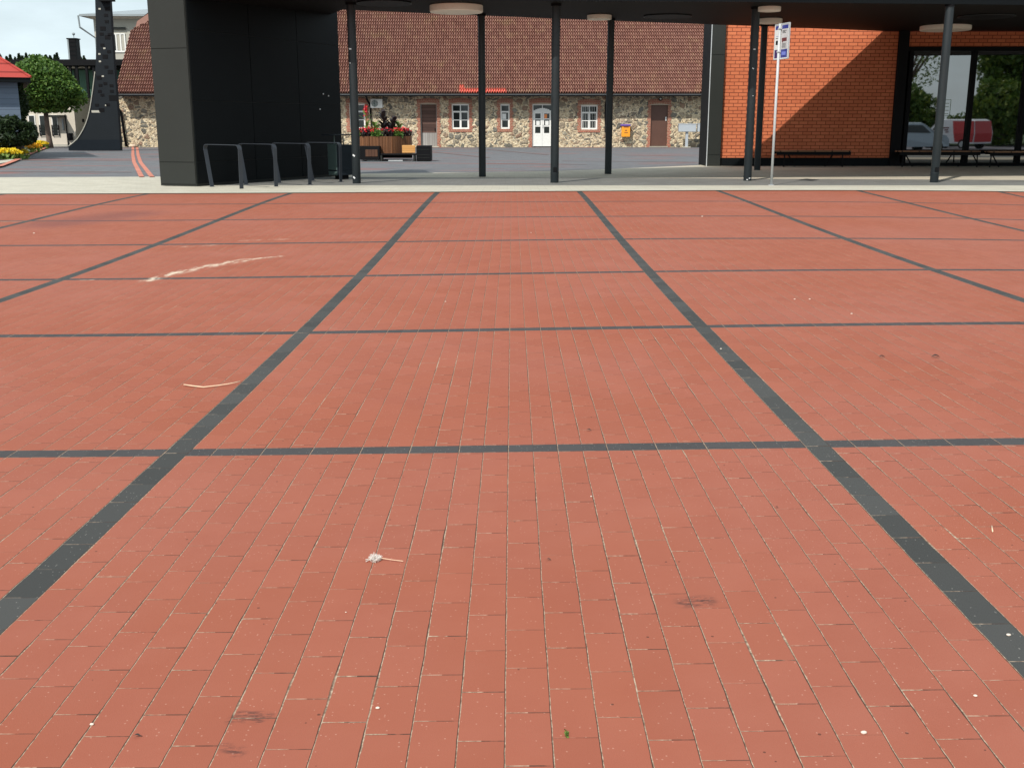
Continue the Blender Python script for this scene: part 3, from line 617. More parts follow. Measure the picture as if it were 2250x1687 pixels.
# ================================================================ bike stands
hoops = [((466, 412), (531, 417)), ((541, 407), (607, 411.5)), ((614, 403), (681, 407)), ((688, 398.5), (749, 401))]
labs = ['leftmost bent flat steel bike stand, foot on the pale kerb paving', 'second bent flat steel bike stand from the left beside the dark block', 'third bent flat steel bike stand from the left beside the dark block', 'rightmost bent flat steel bike stand, in front of the litter bin']
for (l, r_), lab in zip(hoops, labs):
    a, c = G(*l), G(*r_); o = empty('bike_stand', (a+c)/2, lab, 'bike stand', 'bent steel bike stands beside the dark block')
    d = (c-a).normalized(); n_ = Vector((d.y, -d.x, 0)); ht = .83; L_ = (c-a).length
    P2 = [(0, 0), (-.165, ht-.09)]; P2 += [(-.17+.09*(1-math.cos(t))*1., ht-.09+.09*math.sin(t)) for t in [R(20), R(45), R(70), R(90)]]
    P2 += [(L_+.02-.09*(1-math.cos(t)), ht-.09+.09*math.sin(t)) for t in [R(90), R(70), R(45), R(20), 0]] + [(L_, 0)]
    prof = []; wd, th = .042, .006
    v = []; f = []
    for i, (s_, z) in enumerate(P2):
        p0 = Vector(P2[max(i-1, 0)]); p1 = Vector(P2[min(i+1, len(P2)-1)]); t = (p1-p0).normalized(); nz = Vector((-t.y, t.x))
        for ss, tt in ((-1, -1), (1, -1), (1, 1), (-1, 1)):
            q_ = a+d*(s_+nz.x*th*tt)+n_*(wd*ss); v.append((q_.x, q_.y, z+nz.y*th*tt+.012))
    for i in range(len(P2)-1):
        for k_ in range(4): f.append((i*4+k_, i*4+(k_+1) % 4, i*4+4+(k_+1) % 4, i*4+4+k_))
    f += [(3, 2, 1, 0), tuple(len(v)-4+k_ for k_ in range(4))]
    mobj('hoop', v, f, M['rack'], o)
    for p in (a, c): m = MB(); m.bbox((p.x-.06, p.y-.05, .004), (p.x+.06, p.y+.05, .014), .002); m.build('foot_plate', M['rack'], o)

# litter bin
b = G(752, 394.5)
bn = empty('litter_bin', b, 'grey green litter bin with a flat rain roof, behind the rightmost bike stand', 'bin', rz=R(38))
bpy.context.view_layer.update(); Mx = bn.matrix_world.copy()
def lb(name, a, c, mat, bev=.008): m = MB(); m.bbox(a, c, bev, M=Mx); return m.build(name, mat, bn)
lb('body', (-.22, -.2, .1), (.20, .22, .78), M['bin_shaded']); lb('door', (-.235, -.19, .22), (-.222, .21, .80), M['bin']); lb('door', (-.19, -.215, .22), (.19, -.203, .78), M['bin_shaded'])
lb('lower_panel', (-.232, -.185, .10), (-.222, .205, .19), M['bin']); lb('roof_plate', (-.32, -.3, .985), (.32, .32, 1.005), M['bin_shaded'], .004)
for x, y in ((-.18, -.02), (.16, .18)): lb('post', (x-.012, y-.012, .78), (x+.012, y+.012, .985), M['bin'], .003)
lb('base', (-.12, -.1, .0), (.12, .12, .098), M['black'])

# ================================================================ planter with seats, flowers
pc = G(845, 352); PH_ = V(845, 305, 28.2).z; pl = empty('planter', pc, 'octagonal wooden slatted planter with dark bench boxes around it, full of red flowers', 'planter')
rad = .98; ph = PH_
def ngon(r, n, a0=0): return [(pc.x+r*math.cos(a0+2*math.pi*i/n), pc.y+r*math.sin(a0+2*math.pi*i/n)) for i in range(n)]
one('planter_box', lambda m: (m.prism(ngon(rad, 8, R(22.5)), .16, ph)), M['planter_wood'], pl)
m = MB()
for i in range(8):
    a, c = Vector(ngon(rad+.012, 8, R(22.5))[i]), Vector(ngon(rad+.012, 8, R(22.5))[(i+1) % 8])
    for j in range(7):
        p, q_ = a.lerp(c, (j+.07)/7), a.lerp(c, (j+.93)/7); n_ = Vector((a.y-c.y, c.x-a.x)).normalized()*-.02
        m.prism([tuple(p), tuple(q_), tuple(q_-n_*-1), tuple(p-n_*-1)][::-1], .18, ph+.005)
m.build('slat_cladding', M['planter_wood'], pl)
one('soil', lambda m: m.prism(ngon(rad-.08, 8, R(22.5)), ph-.02, ph+.012), M['soil'], pl)
def pbox(x0, x1, y, z0, z1, name, mat, d=.42):
    a, c = V(x0, 350, y).x, V(x1, 350, y).x; m = MB(); m.bbox((a, y, z0), (c, y+d, z1), .008); return m.build(name, mat, pl)
yf = pc.y-1.35
zt_ = V(870, 338, yf).z
pbox(836, 914, yf, zt_-.05, zt_, 'bench_seat', M['black'])
for x in (838, 910): pbox(x-2, x+2, yf+.01, 0, zt_-.052, 'bench_leg', M['panel'], .38)
pbox(842, 906, yf+.30, .1, zt_-.06, 'bench_back_panel', M['black'], .05)
zb_ = V(930, 320.5, yf).z
pbox(915, 946.5, yf-.02, .02, zb_, 'side_box', M['black'], .75)
m = MB(); a, c = V(917, 350, yf-.02).x, V(944, 350, yf-.02).x
for z in (zb_-.13, zb_-.31, zb_-.40): m.box((a, yf-.032, z), (c, yf-.021, z+.012))
m.build('box_trim', M['panel'], pl)
pbox(789, 834, yf-.02, .06, V(810, 321.5, yf).z, 'side_box', M['black'], .70)
pbox(803, 830, yf-.035, .16, V(810, 329, yf).z, 'box_slats', mat_planks('dark_slats', (.07, .03, .018), (.10, .045, .025), (.01, .005, .004), .1), .012)
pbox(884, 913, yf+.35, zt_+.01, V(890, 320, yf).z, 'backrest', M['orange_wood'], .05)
pbox(806, 835, yf+.12, .0, .045, 'base_rail', M['galv'], .02); pbox(853, 885, yf+.12, .0, .04, 'base_rail', M['galv'], .02)

def leafcloud(pts, size, aspect=1.6, up=.3, jitter=.4, quads=True):
    v = []; f = []
    for p in pts:
        n_ = Vector((random.gauss(0, 1), random.gauss(0, 1), random.gauss(0, 1)+up)).normalized(); t = n_.orthogonal().normalized(); t.rotate(Matrix.Rotation(random.random()*6.28, 3, n_)) if False else None
        a_ = random.random()*6.283; bt = n_.cross(t); t2 = t*math.cos(a_)+bt*math.sin(a_); b2 = n_.cross(t2); s_ = size*(1+random.uniform(-jitter, jitter))
        i = len(v); v += [p-t2*s_*aspect*.5, p+b2*s_*.4+n_*s_*.08, p+t2*s_*aspect*.5, p-b2*s_*.4+n_*s_*.08]; f.append((i, i+1, i+2, i+3))
    return v, f
def clump(name, base, r, h, n1, n2, flower, leafm, label, cat, group, fs=.05, ls=.07):
    o = empty(name, base, label, cat, group)
    pts = []
    for _ in range(n1):
        a = random.random()*6.283; q_ = math.sqrt(random.random()); pts.append(base+Vector((math.cos(a)*r*q_, math.sin(a)*r*q_, h*random.random()*(1-.5*q_*q_))))
    v, f = leafcloud(pts, ls); mobj('foliage', v, f, leafm, o)
    pts = []
    for _ in range(n2):
        a = random.random()*6.283; q_ = math.sqrt(random.random()); pts.append(base+Vector((math.cos(a)*r*q_, math.sin(a)*r*q_, h*(1.02-.45*q_*q_)+random.uniform(-.02, .03))))
    v, f = leafcloud(pts, fs, 1.1, 1.5); mobj('blossom', v, f, flower, o)
    return o
fl = ['low red begonia clump at the left of the planter rim', 'red begonia clump spilling over the left front of the planter', 'brightest red begonia clump near the front middle left of the planter', 'red begonia clump under the big dark leaves in the planter', 'red begonia clump right of the dark leaves in the planter', 'red begonia clump at the right corner of the planter', 'red begonia clump at the back left of the planter', 'red begonia clump at the back right of the planter']
for i, (x, y) in enumerate(((-.72, -.30), (-.48, -.62), (-.15, -.74), (.2, -.72), (.5, -.55), (.74, -.22), (-.5, .45), (.5, .45))):
    clump('begonia_plant', Vector((pc.x+x, pc.y+y, ph+.01)), .24, .26, 170, (62 if i not in (2, 3) else 34) if i < 6 else 40, M['red_flower'], M['dark_leaf'] if i % 2 else M['leaf'], fl[i], 'flowers', 'red flowers in the planter', .07, .08)
def canna(base, h, nl, mat, lab, flower=None, lean=(0, 0), w_=.13):
    o = empty('canna_plant', base, lab, 'plant', 'tall canna plants in the planter'); top = base+Vector((lean[0], lean[1], h))
    m = MB(); m.tube([base, base.lerp(top, .5)+Vector((.01, 0, 0)), top], [.018, .014, .008], 7); m.build('stem', mat, o)
    v = []; f = []
    for i in range(nl):
        t = .1+.8*i/nl; p = base.lerp(top, t); a = i*2.4+random.uniform(-.4, .4); L_ = random.uniform(.34, .5)*(1-.25*t); d = Vector((math.cos(a), math.sin(a), 0)); s_ = Vector((-d.y, d.x, 0))
        prev = None
        for k_ in range(6):
            u = k_/5; c = p+d*L_*u*.7+Vector((0, 0, L_*(1.1*u-.55*u*u))); ww = w_*.5*math.sin(math.pi*min(1, u*.9+.06))
            v += [c-s_*ww, c+Vector((0, 0, -.012)), c+s_*ww]
            if k_: n0 = len(v)-6; f += [(n0, n0+1, n0+4, n0+3), (n0+1, n0+2, n0+5, n0+4)]
    mobj('leaf', v, f, mat, o, smooth=True)
    if flower:
        vv, ff = leafcloud([top+Vector((random.gauss(0, .03), random.gauss(0, .03), random.gauss(.0, .07))) for _ in range(40)], .06); mobj('blossom', vv, ff, flower, o)
canna(Vector((pc.x-.55, pc.y-.05, ph)), .85, 7, M['fresh_leaf'], 'green leaved canna with a red bloom at the left of the planter', M['red_flower'], (-.06, 0), .10)
canna(Vector((pc.x+.02, pc.y, ph)), .82, 20, M['dark_leaf'], 'tallest dark bronze leaved canna in the middle of the planter', None, (-.05, 0), .15)
canna(Vector((pc.x+.18, pc.y-.12, ph)), .58, 20, M['dark_leaf'], 'shorter dark leaved canna just right of the tallest one', None, (.22, 0), .15)
canna(Vector((pc.x-.25, pc.y-.2, ph)), .42, 9, M['fresh_leaf'], 'fresh green canna between the red bloom and the dark leaves', None, (-.05, 0), .12)
canna(Vector((pc.x+.45, pc.y+.05, ph)), .45, 9, M['fresh_leaf'], 'fresh green canna at the right of the dark leaves', None, (.08, 0), .12)

# ================================================================ old fieldstone building
SYW = 54.1
sb = empty('stone_building', (0, SYW, 0), 'long low fieldstone building with brick window surrounds and clay tile roof', 'building')
def sx(px): return V(px, 280, SYW).x
def sz(py): return V(1125, py, SYW).z
ops = []   # (x0,x1,z0,z1)
OP = dict(w1=(769, 803.5, 228.5, 283.5), d1=(924, 960.4, 229.5, 320), w2=(993, 1031, 229, 284), w3=(1099.5, 1120, 229.5, 283.5), d2=(1169.5, 1213.5, 229.5, 321), w4=(1276, 1312.5, 231.5, 285), d3=(1429.5, 1466.5, 231, 319))
xW0, xW1 = sx(259), sx(1640); ztopw = EAVE_Z+.15
xsb = sorted({xW0, xW1, *[sx(v_[0]) for v_ in OP.values()], *[sx(v_[1]) for v_ in OP.values()]})
m = MB(); spans = {(sx(a), sx(b)): (0 if b_ > 310 else sz(b_), sz(t_)) for a, b, t_, b_ in OP.values()}
for a, b in zip(xsb[:-1], xsb[1:]):
    if (a, b) in spans:
        z0, z1 = spans[(a, b)]; m.box((a, SYW, z1), (b, SYW+.5, ztopw))
        if z0 > 0: m.box((a, SYW, -.02), (b, SYW+.5, z0))
    else: m.box((a, SYW, -.02), (b, SYW+.5, ztopw))
m.build('fieldstone_wall', M['stone'], sb)
one('inner_wall', lambda m: m.box((xW0+.1, SYW+.62, -.02), (xW1, SYW+.7, ztopw)), M['black'], sb)
def surround(key, sill=True):
    a, b, t_, b_ = OP[key]; x0, x1, z1, z0 = sx(a), sx(b), sz(t_), (sz(b_) if b_ < 310 else 0.); w_ = .16; y0 = SYW-.022
    m = MB(); zlow = z0-(.15 if z0 > 0 else -.0)
    # toothed jambs
    n_ = int((z1-z0)/.085)
    for i in range(n_):
        za, zb2 = z0+(z1-z0)*i/n_, z0+(z1-z0)*(i+1)/n_-.010; ww = w_+(.035 if i % 4 < 2 else -.02)
        m.box((x0-ww, y0, za), (x0, SYW-.001, zb2)); m.box((x1, y0, za), (x1+ww, SYW-.001, zb2))
    # arch of upright bricks, slightly raised in the middle
    nb = int((x1-x0+2*w_)/.085)
    for i in range(nb):
        xa = x0-w_+(x1-x0+2*w_)*i/nb; xb = xa+(x1-x0+2*w_)/nb-.012; u = (i+.5)/nb*2-1; dz = .07*(1-u*u)
        m.box((xa, y0-.004, z1+dz-.0), (xb, SYW-.001, z1+.24+dz))
        if z0 > 0: m.box((xa, y0-.004, z0-.15), (xb, SYW-.001, z0-.004))
    m.build('brick_surround', M['old_brick'], sb)
    # curved filler under the arch
    one('lime_joint', lambda q_: q_.box((x0-w_, SYW-.008, z1-.0), (x1+w_, SYW-.002, z1+.26)), simple('lime_mortar', (.50, .42, .32), .9), sb)
def window(key, cols, lower, curtain=None, gr=False):
    a, b, t_, b_ = OP[key]; x0, x1, z1, z0 = sx(a), sx(b), sz(t_), sz(b_); y = SYW+.05
    surround(key)
    fr_ = empty_child = None
    m = MB(); m.box((x0, y, z0), (x0+.06, y+.07, z1)); m.box((x1-.06, y, z0), (x1, y+.07, z1)); m.box((x0+.06, y, z0), (x1-.06, y+.07, z0+.08)); m.box((x0+.06, y, z1-.07), (x1-.06, y+.07, z1))
    zt2 = z0+(z1-z0)*.70; m.box((x0+.06, y-.01, zt2-.05), (x1-.06, y+.07, zt2+.03)); w_ = m.build('window', M['white'], sb)
    m = MB(); xs_ = [x0+.06, x1-.06] if cols == 1 else [x0+.06, (x0+x1)/2, x1-.06]
    if cols == 2: m.box(((x0+x1)/2-.05, y+.012, z0+.08), ((x0+x1)/2+.05, y+.05, zt2-.05)); m.box(((x0+x1)/2-.025, y+.012, zt2+.03), ((x0+x1)/2+.025, y+.05, z1-.07))
    for i in range(len(xs_)-1):
        xa, xb = xs_[i], xs_[i+1]; s0 = .03 if cols == 1 or i == 0 else .05; s1 = .03 if cols == 1 or i == len(xs_)-2 else .05
        m.box((xa, y+.014, z0+.08), (xa+s0, y+.048, zt2-.05)); m.box((xb-s1, y+.014, z0+.08), (xb, y+.048, zt2-.05))
        zc = (z0+.08+zt2-.05)/2; m.box((xa+s0, y+.016, zc-.022), (xb-s1, y+.046, zc+.022))
    m.build('sash', M['white'], w_)
    one('pane', lambda q_: q_.box((x0+.061, y+.052, z0+.081), (x1-.061, y+.058, z1-.071)), M['pane'], w_)
    if curtain: one('curtain', lambda q_: q_.box((x0+.1, y+.018, z0+(z1-z0)*curtain[0]), (x0+(x1-x0)*curtain[2], y+.026, z0+(z1-z0)*curtain[1])), M['paper'], w_)
    if gr:
        m = MB()
        for i in range(1, 8): xx = x0+.06+(x1-x0-.12)*i/8; m.tube([(xx, y+.05, z0+.08), (xx, y+.05, z1-.07)], .008, 5)
        m.build('grille', M['ac_white'], w_)
window('w1', 2, .7); window('w2', 2, .7); window('w3', 1, .7, (.40, .62, .62)); window('w4', 2, .7, None, True)
# weathered door
def door_geo(key): a, b, t_, b_ = OP[key]; return sx(a), sx(b), sz(b_), sz(t_)
for key in ('d1', 'd2', 'd3'): surround(key)
x0, x1, z0, z1 = door_geo('d1')
dd = one('door', lambda m: m.box((x0+.05, SYW+.16, .75), (x1-.05, SYW+.2, z1-.02)), M['old_door'], sb); tag(dd, 'weathered brown board door with bare grey lower panel')
one('kick_panel', lambda m: m.box((x0+.05, SYW+.155, .06), (x1-.05, SYW+.195, .745)), M['grey_door'], dd)
one('frame', lambda m: (m.box((x0, SYW+.1, 0), (x0+.049, SYW+.2, z1)), m.box((x1-.049, SYW+.1, 0), (x1, SYW+.2, z1)), m.box((x0+.05, SYW+.1, z1-.019), (x1-.05, SYW+.2, z1))), M['grey_door'], dd)
one('handle', lambda m: m.bbox((x1-.14, SYW+.12, .82), (x1-.10, SYW+.15, .98)), M['black'], dd)
one('threshold', lambda m: m.bbox((x0-.02, SYW-.12, 0), (x1+.08, SYW+.15, .055)), M['kerb'], sb)
x0, x1, z0, z1 = door_geo('d2'); y = SYW+.06; xm = sx(1191.6); zt2 = sz(246)
m = MB(); m.box((x0, y, .03), (x0+.06, y+.08, z1)); m.box((x1-.06, y, .03), (x1, y+.08, z1)); m.box((x0+.06, y, z1-.05), (x1-.06, y+.08, z1)); m.box((x0+.06, y, zt2-.03), (x1-.06, y+.08, zt2+.04)); m.box((xm-.02, y+.002, zt2+.04), (xm+.02, y+.07, z1-.05))
for i in range(9): u = (i+.5)/9; xx = x0+.06+(x1-x0-.12)*i/9; m.box((xx, y+.02, zt2+.04), (xx+(x1-x0-.12)/9, y+.05, zt2+.05+.14*math.sin(math.pi*u)))
dd = m.build('door', M['white'], sb); tag(dd, 'white double door with glazed upper panes and notices')
one('transom_pane', lambda q_: q_.box((x0+.061, y+.055, zt2+.041), (x1-.061, y+.06, z1-.051)), M['pane'], dd)
for xa, xb in ((x0+.062, xm-.004), (xm+.004, x1-.062)):
    m = MB(); zp = sz(293); m.box((xa, y+.01, .05), (xb, y+.055, zp)); m.box((xa, y+.01, zp), (xa+.09, y+.055, zt2-.03)); m.box((xb-.09, y+.01, zp), (xb, y+.055, zt2-.03))
    for t_ in (277.5, 262): m.box((xa+.09, y+.012, sz(t_)-.03), (xb-.09, y+.05, sz(t_)+.03))
    m.box((xa+.09, y+.01, zt2-.09), (xb-.09, y+.055, zt2-.03))
    for i in range(1, 8): xx = xa+(xb-xa)*i/8; m.box((xx-.004, y+.004, .22), (xx+.004, y+.0098, zp-.06))
    lf = m.build('door_leaf', M['white'], dd)
    one('pane', lambda q_: q_.box((xa+.091, y+.042, zp+.001), (xb-.091, y+.047, zt2-.031)), M['pane'], lf)
    one('notice', lambda q_: q_.box(((xa+xb)/2-.08, y+.034, sz(275.5)), ((xa+xb)/2+.1, y+.04, sz(265.5))), M['paper'], lf)
one('poster', lambda q_: q_.box((xm+.1, y+.034, sz(261)), (xm+.25, y+.04, sz(251.5))), M['orange_paper'], dd)
one('handle', lambda q_: q_.bbox((xm+.02, y-.03, 1.0), (xm+.05, y+.005, 1.18)), M['galv'], dd)
x0, x1, z0, z1 = door_geo('d3')
dd = one('door', lambda m: m.bbox((x0, SYW+.08, .06), (x1, SYW+.13, z1-.01)), M['brown'], sb); tag(dd, 'plain brown steel door with a pale handle')
one('handle', lambda m: m.bbox((x1-.12, SYW+.04, sz(266)), (x1-.05, SYW+.079, sz(257)), .01), M['sign_white'], dd)
one('threshold', lambda m: m.bbox((x0-.05, SYW-.1, 0), (x1+.05, SYW+.07, .055)), M['kerb'], sb)
# roof
CO45, SI45 = math.cos(R(46)), math.sin(R(46))
def roofpt(px, py):                                        # sight line meets the roof plane -> (x, s)
    d = ray(px, py); o_ = ORG-Vector((0, EAVE_Y, EAVE_Z)); n_ = Vector((0, -SI45, CO45)); t = -(o_@n_)/(d@n_); p = o_+d*t; return ORG.x+d.x*t, p.y*CO45+p.z*SI45
prof = [roofpt(253, 206), roofpt(252.5, 137), roofpt(259, 108), roofpt(268, 85), roofpt(297, 65), roofpt(327, 50), roofpt(400, 14)]
NR = 33; SMAX = NR*TILE_L
def xleft(s_):
    if s_ <= prof[0][1]: return prof[0][0]
    for (xa, sa), (xb, sb_) in zip(prof[:-1], prof[1:]):
        if s_ <= sb_: return xa+(xb-xa)*(s_-sa)/(sb_-sa)
    return prof[-1][0]
def roof():
    xr_ = sx(1640)+.3; nc = int((xr_-_x0)/TILE_W)+1; V_ = []; F_ = []; UV = []
    prof_u = [(0, -.03), (.05, .045), (.24, .075), (.50, .068), (.64, .010), (.80, -.03)]
    cols = [(i+u, h) for i in range(nc) for u, h in prof_u]; rows = []
    for j in range(NR):
        for vv, dz in ((0.0, .085), (.5, .045), (.985, .0)): rows.append((j+vv, dz))
    nx = len(cols)
    for (sv, dz) in rows:
        s_ = sv*TILE_L; xl = xleft(s_)
        for (cu, h) in cols:
            x = max(_x0+cu*TILE_W, xl); hh_ = h+dz
            V_.append((x, EAVE_Y+s_*CO45-hh_*SI45, EAVE_Z+s_*SI45+hh_*CO45)); UV.append((cu, sv))
    for j in range(len(rows)-1):
        for i in range(nx-1):
            a = j*nx+i
            if V_[a][0] == V_[a+1][0] and V_[a+nx][0] == V_[a+nx+1][0]: continue
            F_.append((a, a+1, a+nx+1, a+nx))
    o = mobj('roof', V_, F_, M['tile'], sb); uvl = o.data.uv_layers.new(name='UVMap')
    for pgn in o.data.polygons:
        cx_ = sum(UV[o.data.loops[l].vertex_index][0] for l in pgn.loop_indices)/4; cy_ = sum(UV[o.data.loops[l].vertex_index][1] for l in pgn.loop_indices)/4
        for l in pgn.loop_indices:
            u_, v_ = UV[o.data.loops[l].vertex_index]; uvl.data[l].uv = (cx_*.999+u_*.001, cy_)
    return o
rf = roof()
ry, rz_ = EAVE_Y+SMAX*CO45, EAVE_Z+SMAX*SI45
m = MB(); xl0, xr_ = prof[0][0]+.1, sx(1640)+.3; xt = prof[-1][0]
m.add([(xl0, EAVE_Y+.02, EAVE_Z-.06), (xr_, EAVE_Y+.02, EAVE_Z-.06), (xr_, ry, rz_-.1), (xt+.2, ry, rz_-.1), (xl0, EAVE_Y+4., EAVE_Z+3.9)], [(0, 4, 3, 2, 1)])
m.add([(xt, ry, rz_), (xr_, ry, rz_), (xr_, 2*ry-EAVE_Y, EAVE_Z), (xl0, 2*ry-EAVE_Y, EAVE_Z), (xl0, 2*ry-EAVE_Y-4, EAVE_Z+3.9)], [(0, 1, 2, 3, 4)])
m.add([(xl0, EAVE_Y+4., EAVE_Z+3.9), (xt, ry, rz_), (xl0, 2*ry-EAVE_Y-4, EAVE_Z+3.9)], [(0, 1, 2)])
m.build('roof_back', simple('far_roof_clay', (.20, .10, .075), .85), sb)
one('gable_wall', lambda m: m.prism([(xW0, SYW+.5), (xW0+.4, SYW+.5), (xW0+.4, 2*ry-EAVE_Y-1), (xW0, 2*ry-EAVE_Y-1)], -.02, EAVE_Z+.0), M['stone'], sb)
m = MB(); m.box((_x0-.05, EAVE_Y-.10, EAVE_Z-.135), (xr_, EAVE_Y+.02, EAVE_Z-.035)); gt = m.build('gutter', M['black'], sb)
one('gutter_lip', lambda m: m.box((_x0-.05, EAVE_Y-.113, EAVE_Z-.05), (xr_, EAVE_Y-.101, EAVE_Z-.035)), M['grey_metal_roof'], gt)
one('eave_board', lambda m: m.box((_x0+.05, EAVE_Y+.03, EAVE_Z-.10), (xr_, SYW-.001, EAVE_Z-.05)), M['black'], sb)
def pipe(pts, r=.05): m = MB(); m.tube(pts, r, 10); return m.build('downpipe', M['black'], sb, True)
xp = sx(270); pipe([(sx(257), EAVE_Y-.03, EAVE_Z-.1), (sx(260), EAVE_Y+.05, EAVE_Z-.32), (xp-.1, SYW-.12, EAVE_Z-.75), (xp, SYW-.09, EAVE_Z-1.0), (sx(275.5)-.0, SYW-.09, .05)], .065)
xp = sx(816); pipe([(sx(811), EAVE_Y-.02, EAVE_Z-.1), (sx(812), EAVE_Y+.1, EAVE_Z-.3), (xp, SYW-.09, EAVE_Z-.6), (xp, SYW-.09, .05)], .055)
xp = sx(1329); pipe([(xp, EAVE_Y-.02, EAVE_Z-.1), (xp, EAVE_Y+.1, EAVE_Z-.3), (xp, SYW-.09, EAVE_Z-.6), (xp, SYW-.09, .05)], .05)
# things hung on the stone wall
p = Vector((sx(830), SYW-.32, sz(238)))
ac = empty('air_conditioner', p, 'white air conditioning unit with round fan on the stone wall', 'air conditioner')
w_, h_ = sx(843)-sx(817), sz(218.5)-sz(238.5)
one('casing', lambda m: m.bbox((p.x-w_/2, SYW-.34, p.z), (p.x+w_/2, SYW-.06, p.z+h_), .015), M['ac_white'], ac)
fc = Vector((p.x-w_*.13, SYW-.345, p.z+h_*.5)); m = MB(); m.tube([fc, fc+Vector((0, -.012, 0))], h_*.38, 24); fg = m.build('fan', M['bin'], ac)
m = MB()
for rr_ in (.12, .22, .31, .38): m.tube([fc+Vector((math.cos(a)*h_*rr_, -.02, math.sin(a)*h_*rr_)) for a in [2*math.pi*i/24 for i in range(25)]], .006, 4, False)
m.build('grille', M['ac_white'], fg)
one('valve_cover', lambda m: m.bbox((p.x+w_/2+.002, SYW-.22, p.z+.03), (p.x+w_/2+.05, SYW-.1, p.z+h_*.35)), M['ac_white'], ac)
one('bracket', lambda m: (m.box((p.x-w_*.35, SYW-.33, p.z-.035), (p.x-w_*.3, SYW, p.z-.002)), m.box((p.x+w_*.3, SYW-.33, p.z-.035), (p.x+w_*.35, SYW, p.z-.002))), M['galv'], ac)
x0, x1 = sx(1365), sx(1383.3); zA, zB = sz(301), sz(278)
pb_ = empty('post_box', ((x0+x1)/2, SYW-.2, zA), 'orange post box with purple lid on the stone wall', 'post box')
one('body', lambda m: m.bbox((x0, SYW-.34, zA), (x1, SYW-.08, zB), .012), M['post_orange'], pb_)
one('lid', lambda m: m.bbox((x0-.07, SYW-.38, zB+.002), (x1+.02, SYW-.06, zB+.11), .03), M['purple'], pb_)
one('slot', lambda m: m.box((x0+.1, SYW-.352, zB-.05), (x1-.08, SYW-.341, zB-.02)), M['maroon'], pb_)
one('label_print', lambda m: (m.box((x0+.14, SYW-.349, zA+.2), (x1-.12, SYW-.3405, zA+.24)), m.box((x0+.17, SYW-.349, zA+.30), (x1-.17, SYW-.3405, zA+.36))), simple('dark_orange_print', (.30, .10, .02), .6), pb_)
one('bracket', lambda m: m.box((x0+.1, SYW-.08, zA+.1), (x1-.1, SYW-.001, zB-.1)), M['galv'], pb_)
for a, b_, lab in ((1491.5, 1529.5, 'pale grey wide mail box on a single post beside the brown door'), (1533, 1566, 'second pale grey mail box half hidden by the charcoal corner')):
    x0, x1 = V(a, 280, SYW-.9).x, V(b_, 280, SYW-.9).x; zA, zB = V(1500, 290, SYW-.9).z, V(1500, 273, SYW-.9).z; xm = (x0+x1)/2
    mb = empty('mail_box', (xm, SYW-.8, 0), lab, 'mail box', 'pale grey mail boxes by the stone wall')
    one('cabinet', lambda m: m.bbox((x0, SYW-.95, zA), (x1, SYW-.65, zB), .012), M['box_grey'], mb); one('lid', lambda m: m.bbox((x0-.02, SYW-.97, zB+.001), (x1+.02, SYW-.63, zB+.03), .006), M['galv'], mb)
    one('post', lambda m: m.bbox((xm-.07, SYW-.85, 0), (xm+.07, SYW-.75, zA-.001)), M['box_grey'], mb); one('foot', lambda m: m.bbox((xm-.2, SYW-.95, 0), (xm+.2, SYW-.65, .05)), M['kerb'], mb)
wl_ = Vector((sx(1449), SYW-.1, sz(218)))
lo = empty('wall_lamp', wl_, 'small dark bulkhead lamp above the brown steel door', 'lamp')
m = MB(); m.tube([wl_+Vector((0, .1, 0)), wl_+Vector((0, -.02, 0))], .10, 16); m.build('housing', M['black'], lo); m = MB(); m.tube([wl_+Vector((0, -.021, .01)), wl_+Vector((0, -.05, .01))], [.055, .04], 14); m.build('lens', M['ac_white'], lo)
# stones at the foot of the wall
for i, (a, b_, s_) in enumerate(((288, 321.5, .30), (301, 322, .22), (305, 323.2, .16))):
    p = G(a, b_)-Vector((0, 1.0, 0)); bm = bmesh.new(); bmesh.ops.create_icosphere(bm, subdivisions=2, radius=s_)
    for v_ in bm.verts: v_.co = Vector((v_.co.x*1.3, v_.co.y, v_.co.z*.6))*(1+random.uniform(-.1, .1))
    m = MB(); m.bm(bm, 0, Matrix.Translation(p+Vector((0, 0, s_*.45)))); o = m.build('boulder', simple('pale_boulder%d' % i, (.42+.1*i, .33+.08*i, .24+.06*i), .9), None, True)
    tag(o, ['flat tan boulder at the foot of the stone wall, largest of three', 'middle pale boulder where the red stripes end', 'smallest cream boulder right of the red stripe end'][i], 'boulder', 'boulders at the wall foot')

# ================================================================ sculpture tower
TY = G(200, 332).y
def tp(cx_, cy_): return V(cx_/3.858, cy_/3.858, TY)
left = [(583, 1285), (583, 1240), (620, 1212), (655, 1180), (682, 1140), (705, 1100), (728, 1050), (745, 1000), (757, 950), (767, 900), (776, 840), (785, 780), (795, 700), (806, 610), (812, 520), (814, 400), (813, 300), (810, 150), (806, 0), (803, -150)]
right = [(922, -150), (930, 0), (938, 130), (946, 260), (958, 430), (970, 600), (980, 720), (990, 850), (998, 950), (1005, 1050), (1014, 1170), (1022, 1285)]
tw = empty('steel_sculpture', V(210, 332, TY), 'tall dark perforated steel tower flaring out at its left foot', 'sculpture')
def extr(pts, y0, y1, mi=0):
    m = MB(); n_ = len(pts); v = [(p.x, y0, p.z) for p in pts]+[(p.x, y1, p.z) for p in pts]
    m.add(v, [tuple(range(n_)), tuple(range(n_, 2*n_))[::-1]]+[(i, i+n_, (i+1) % n_+n_, (i+1) % n_) for i in range(n_)]); return m
P_ = [tp(*p) for p in left+right]
for p in P_:
    if p.z < .02: p.z = .02
extr(P_[::-1], TY, TY+.28).build('shell', M['tower'], tw)
Pl = [tp(*p) for p in [(583, 1285), (583, 1240), (620, 1212), (655, 1185), (1015, 1185), (1022, 1285)]]
for p in Pl: p.z = max(p.z, .02)
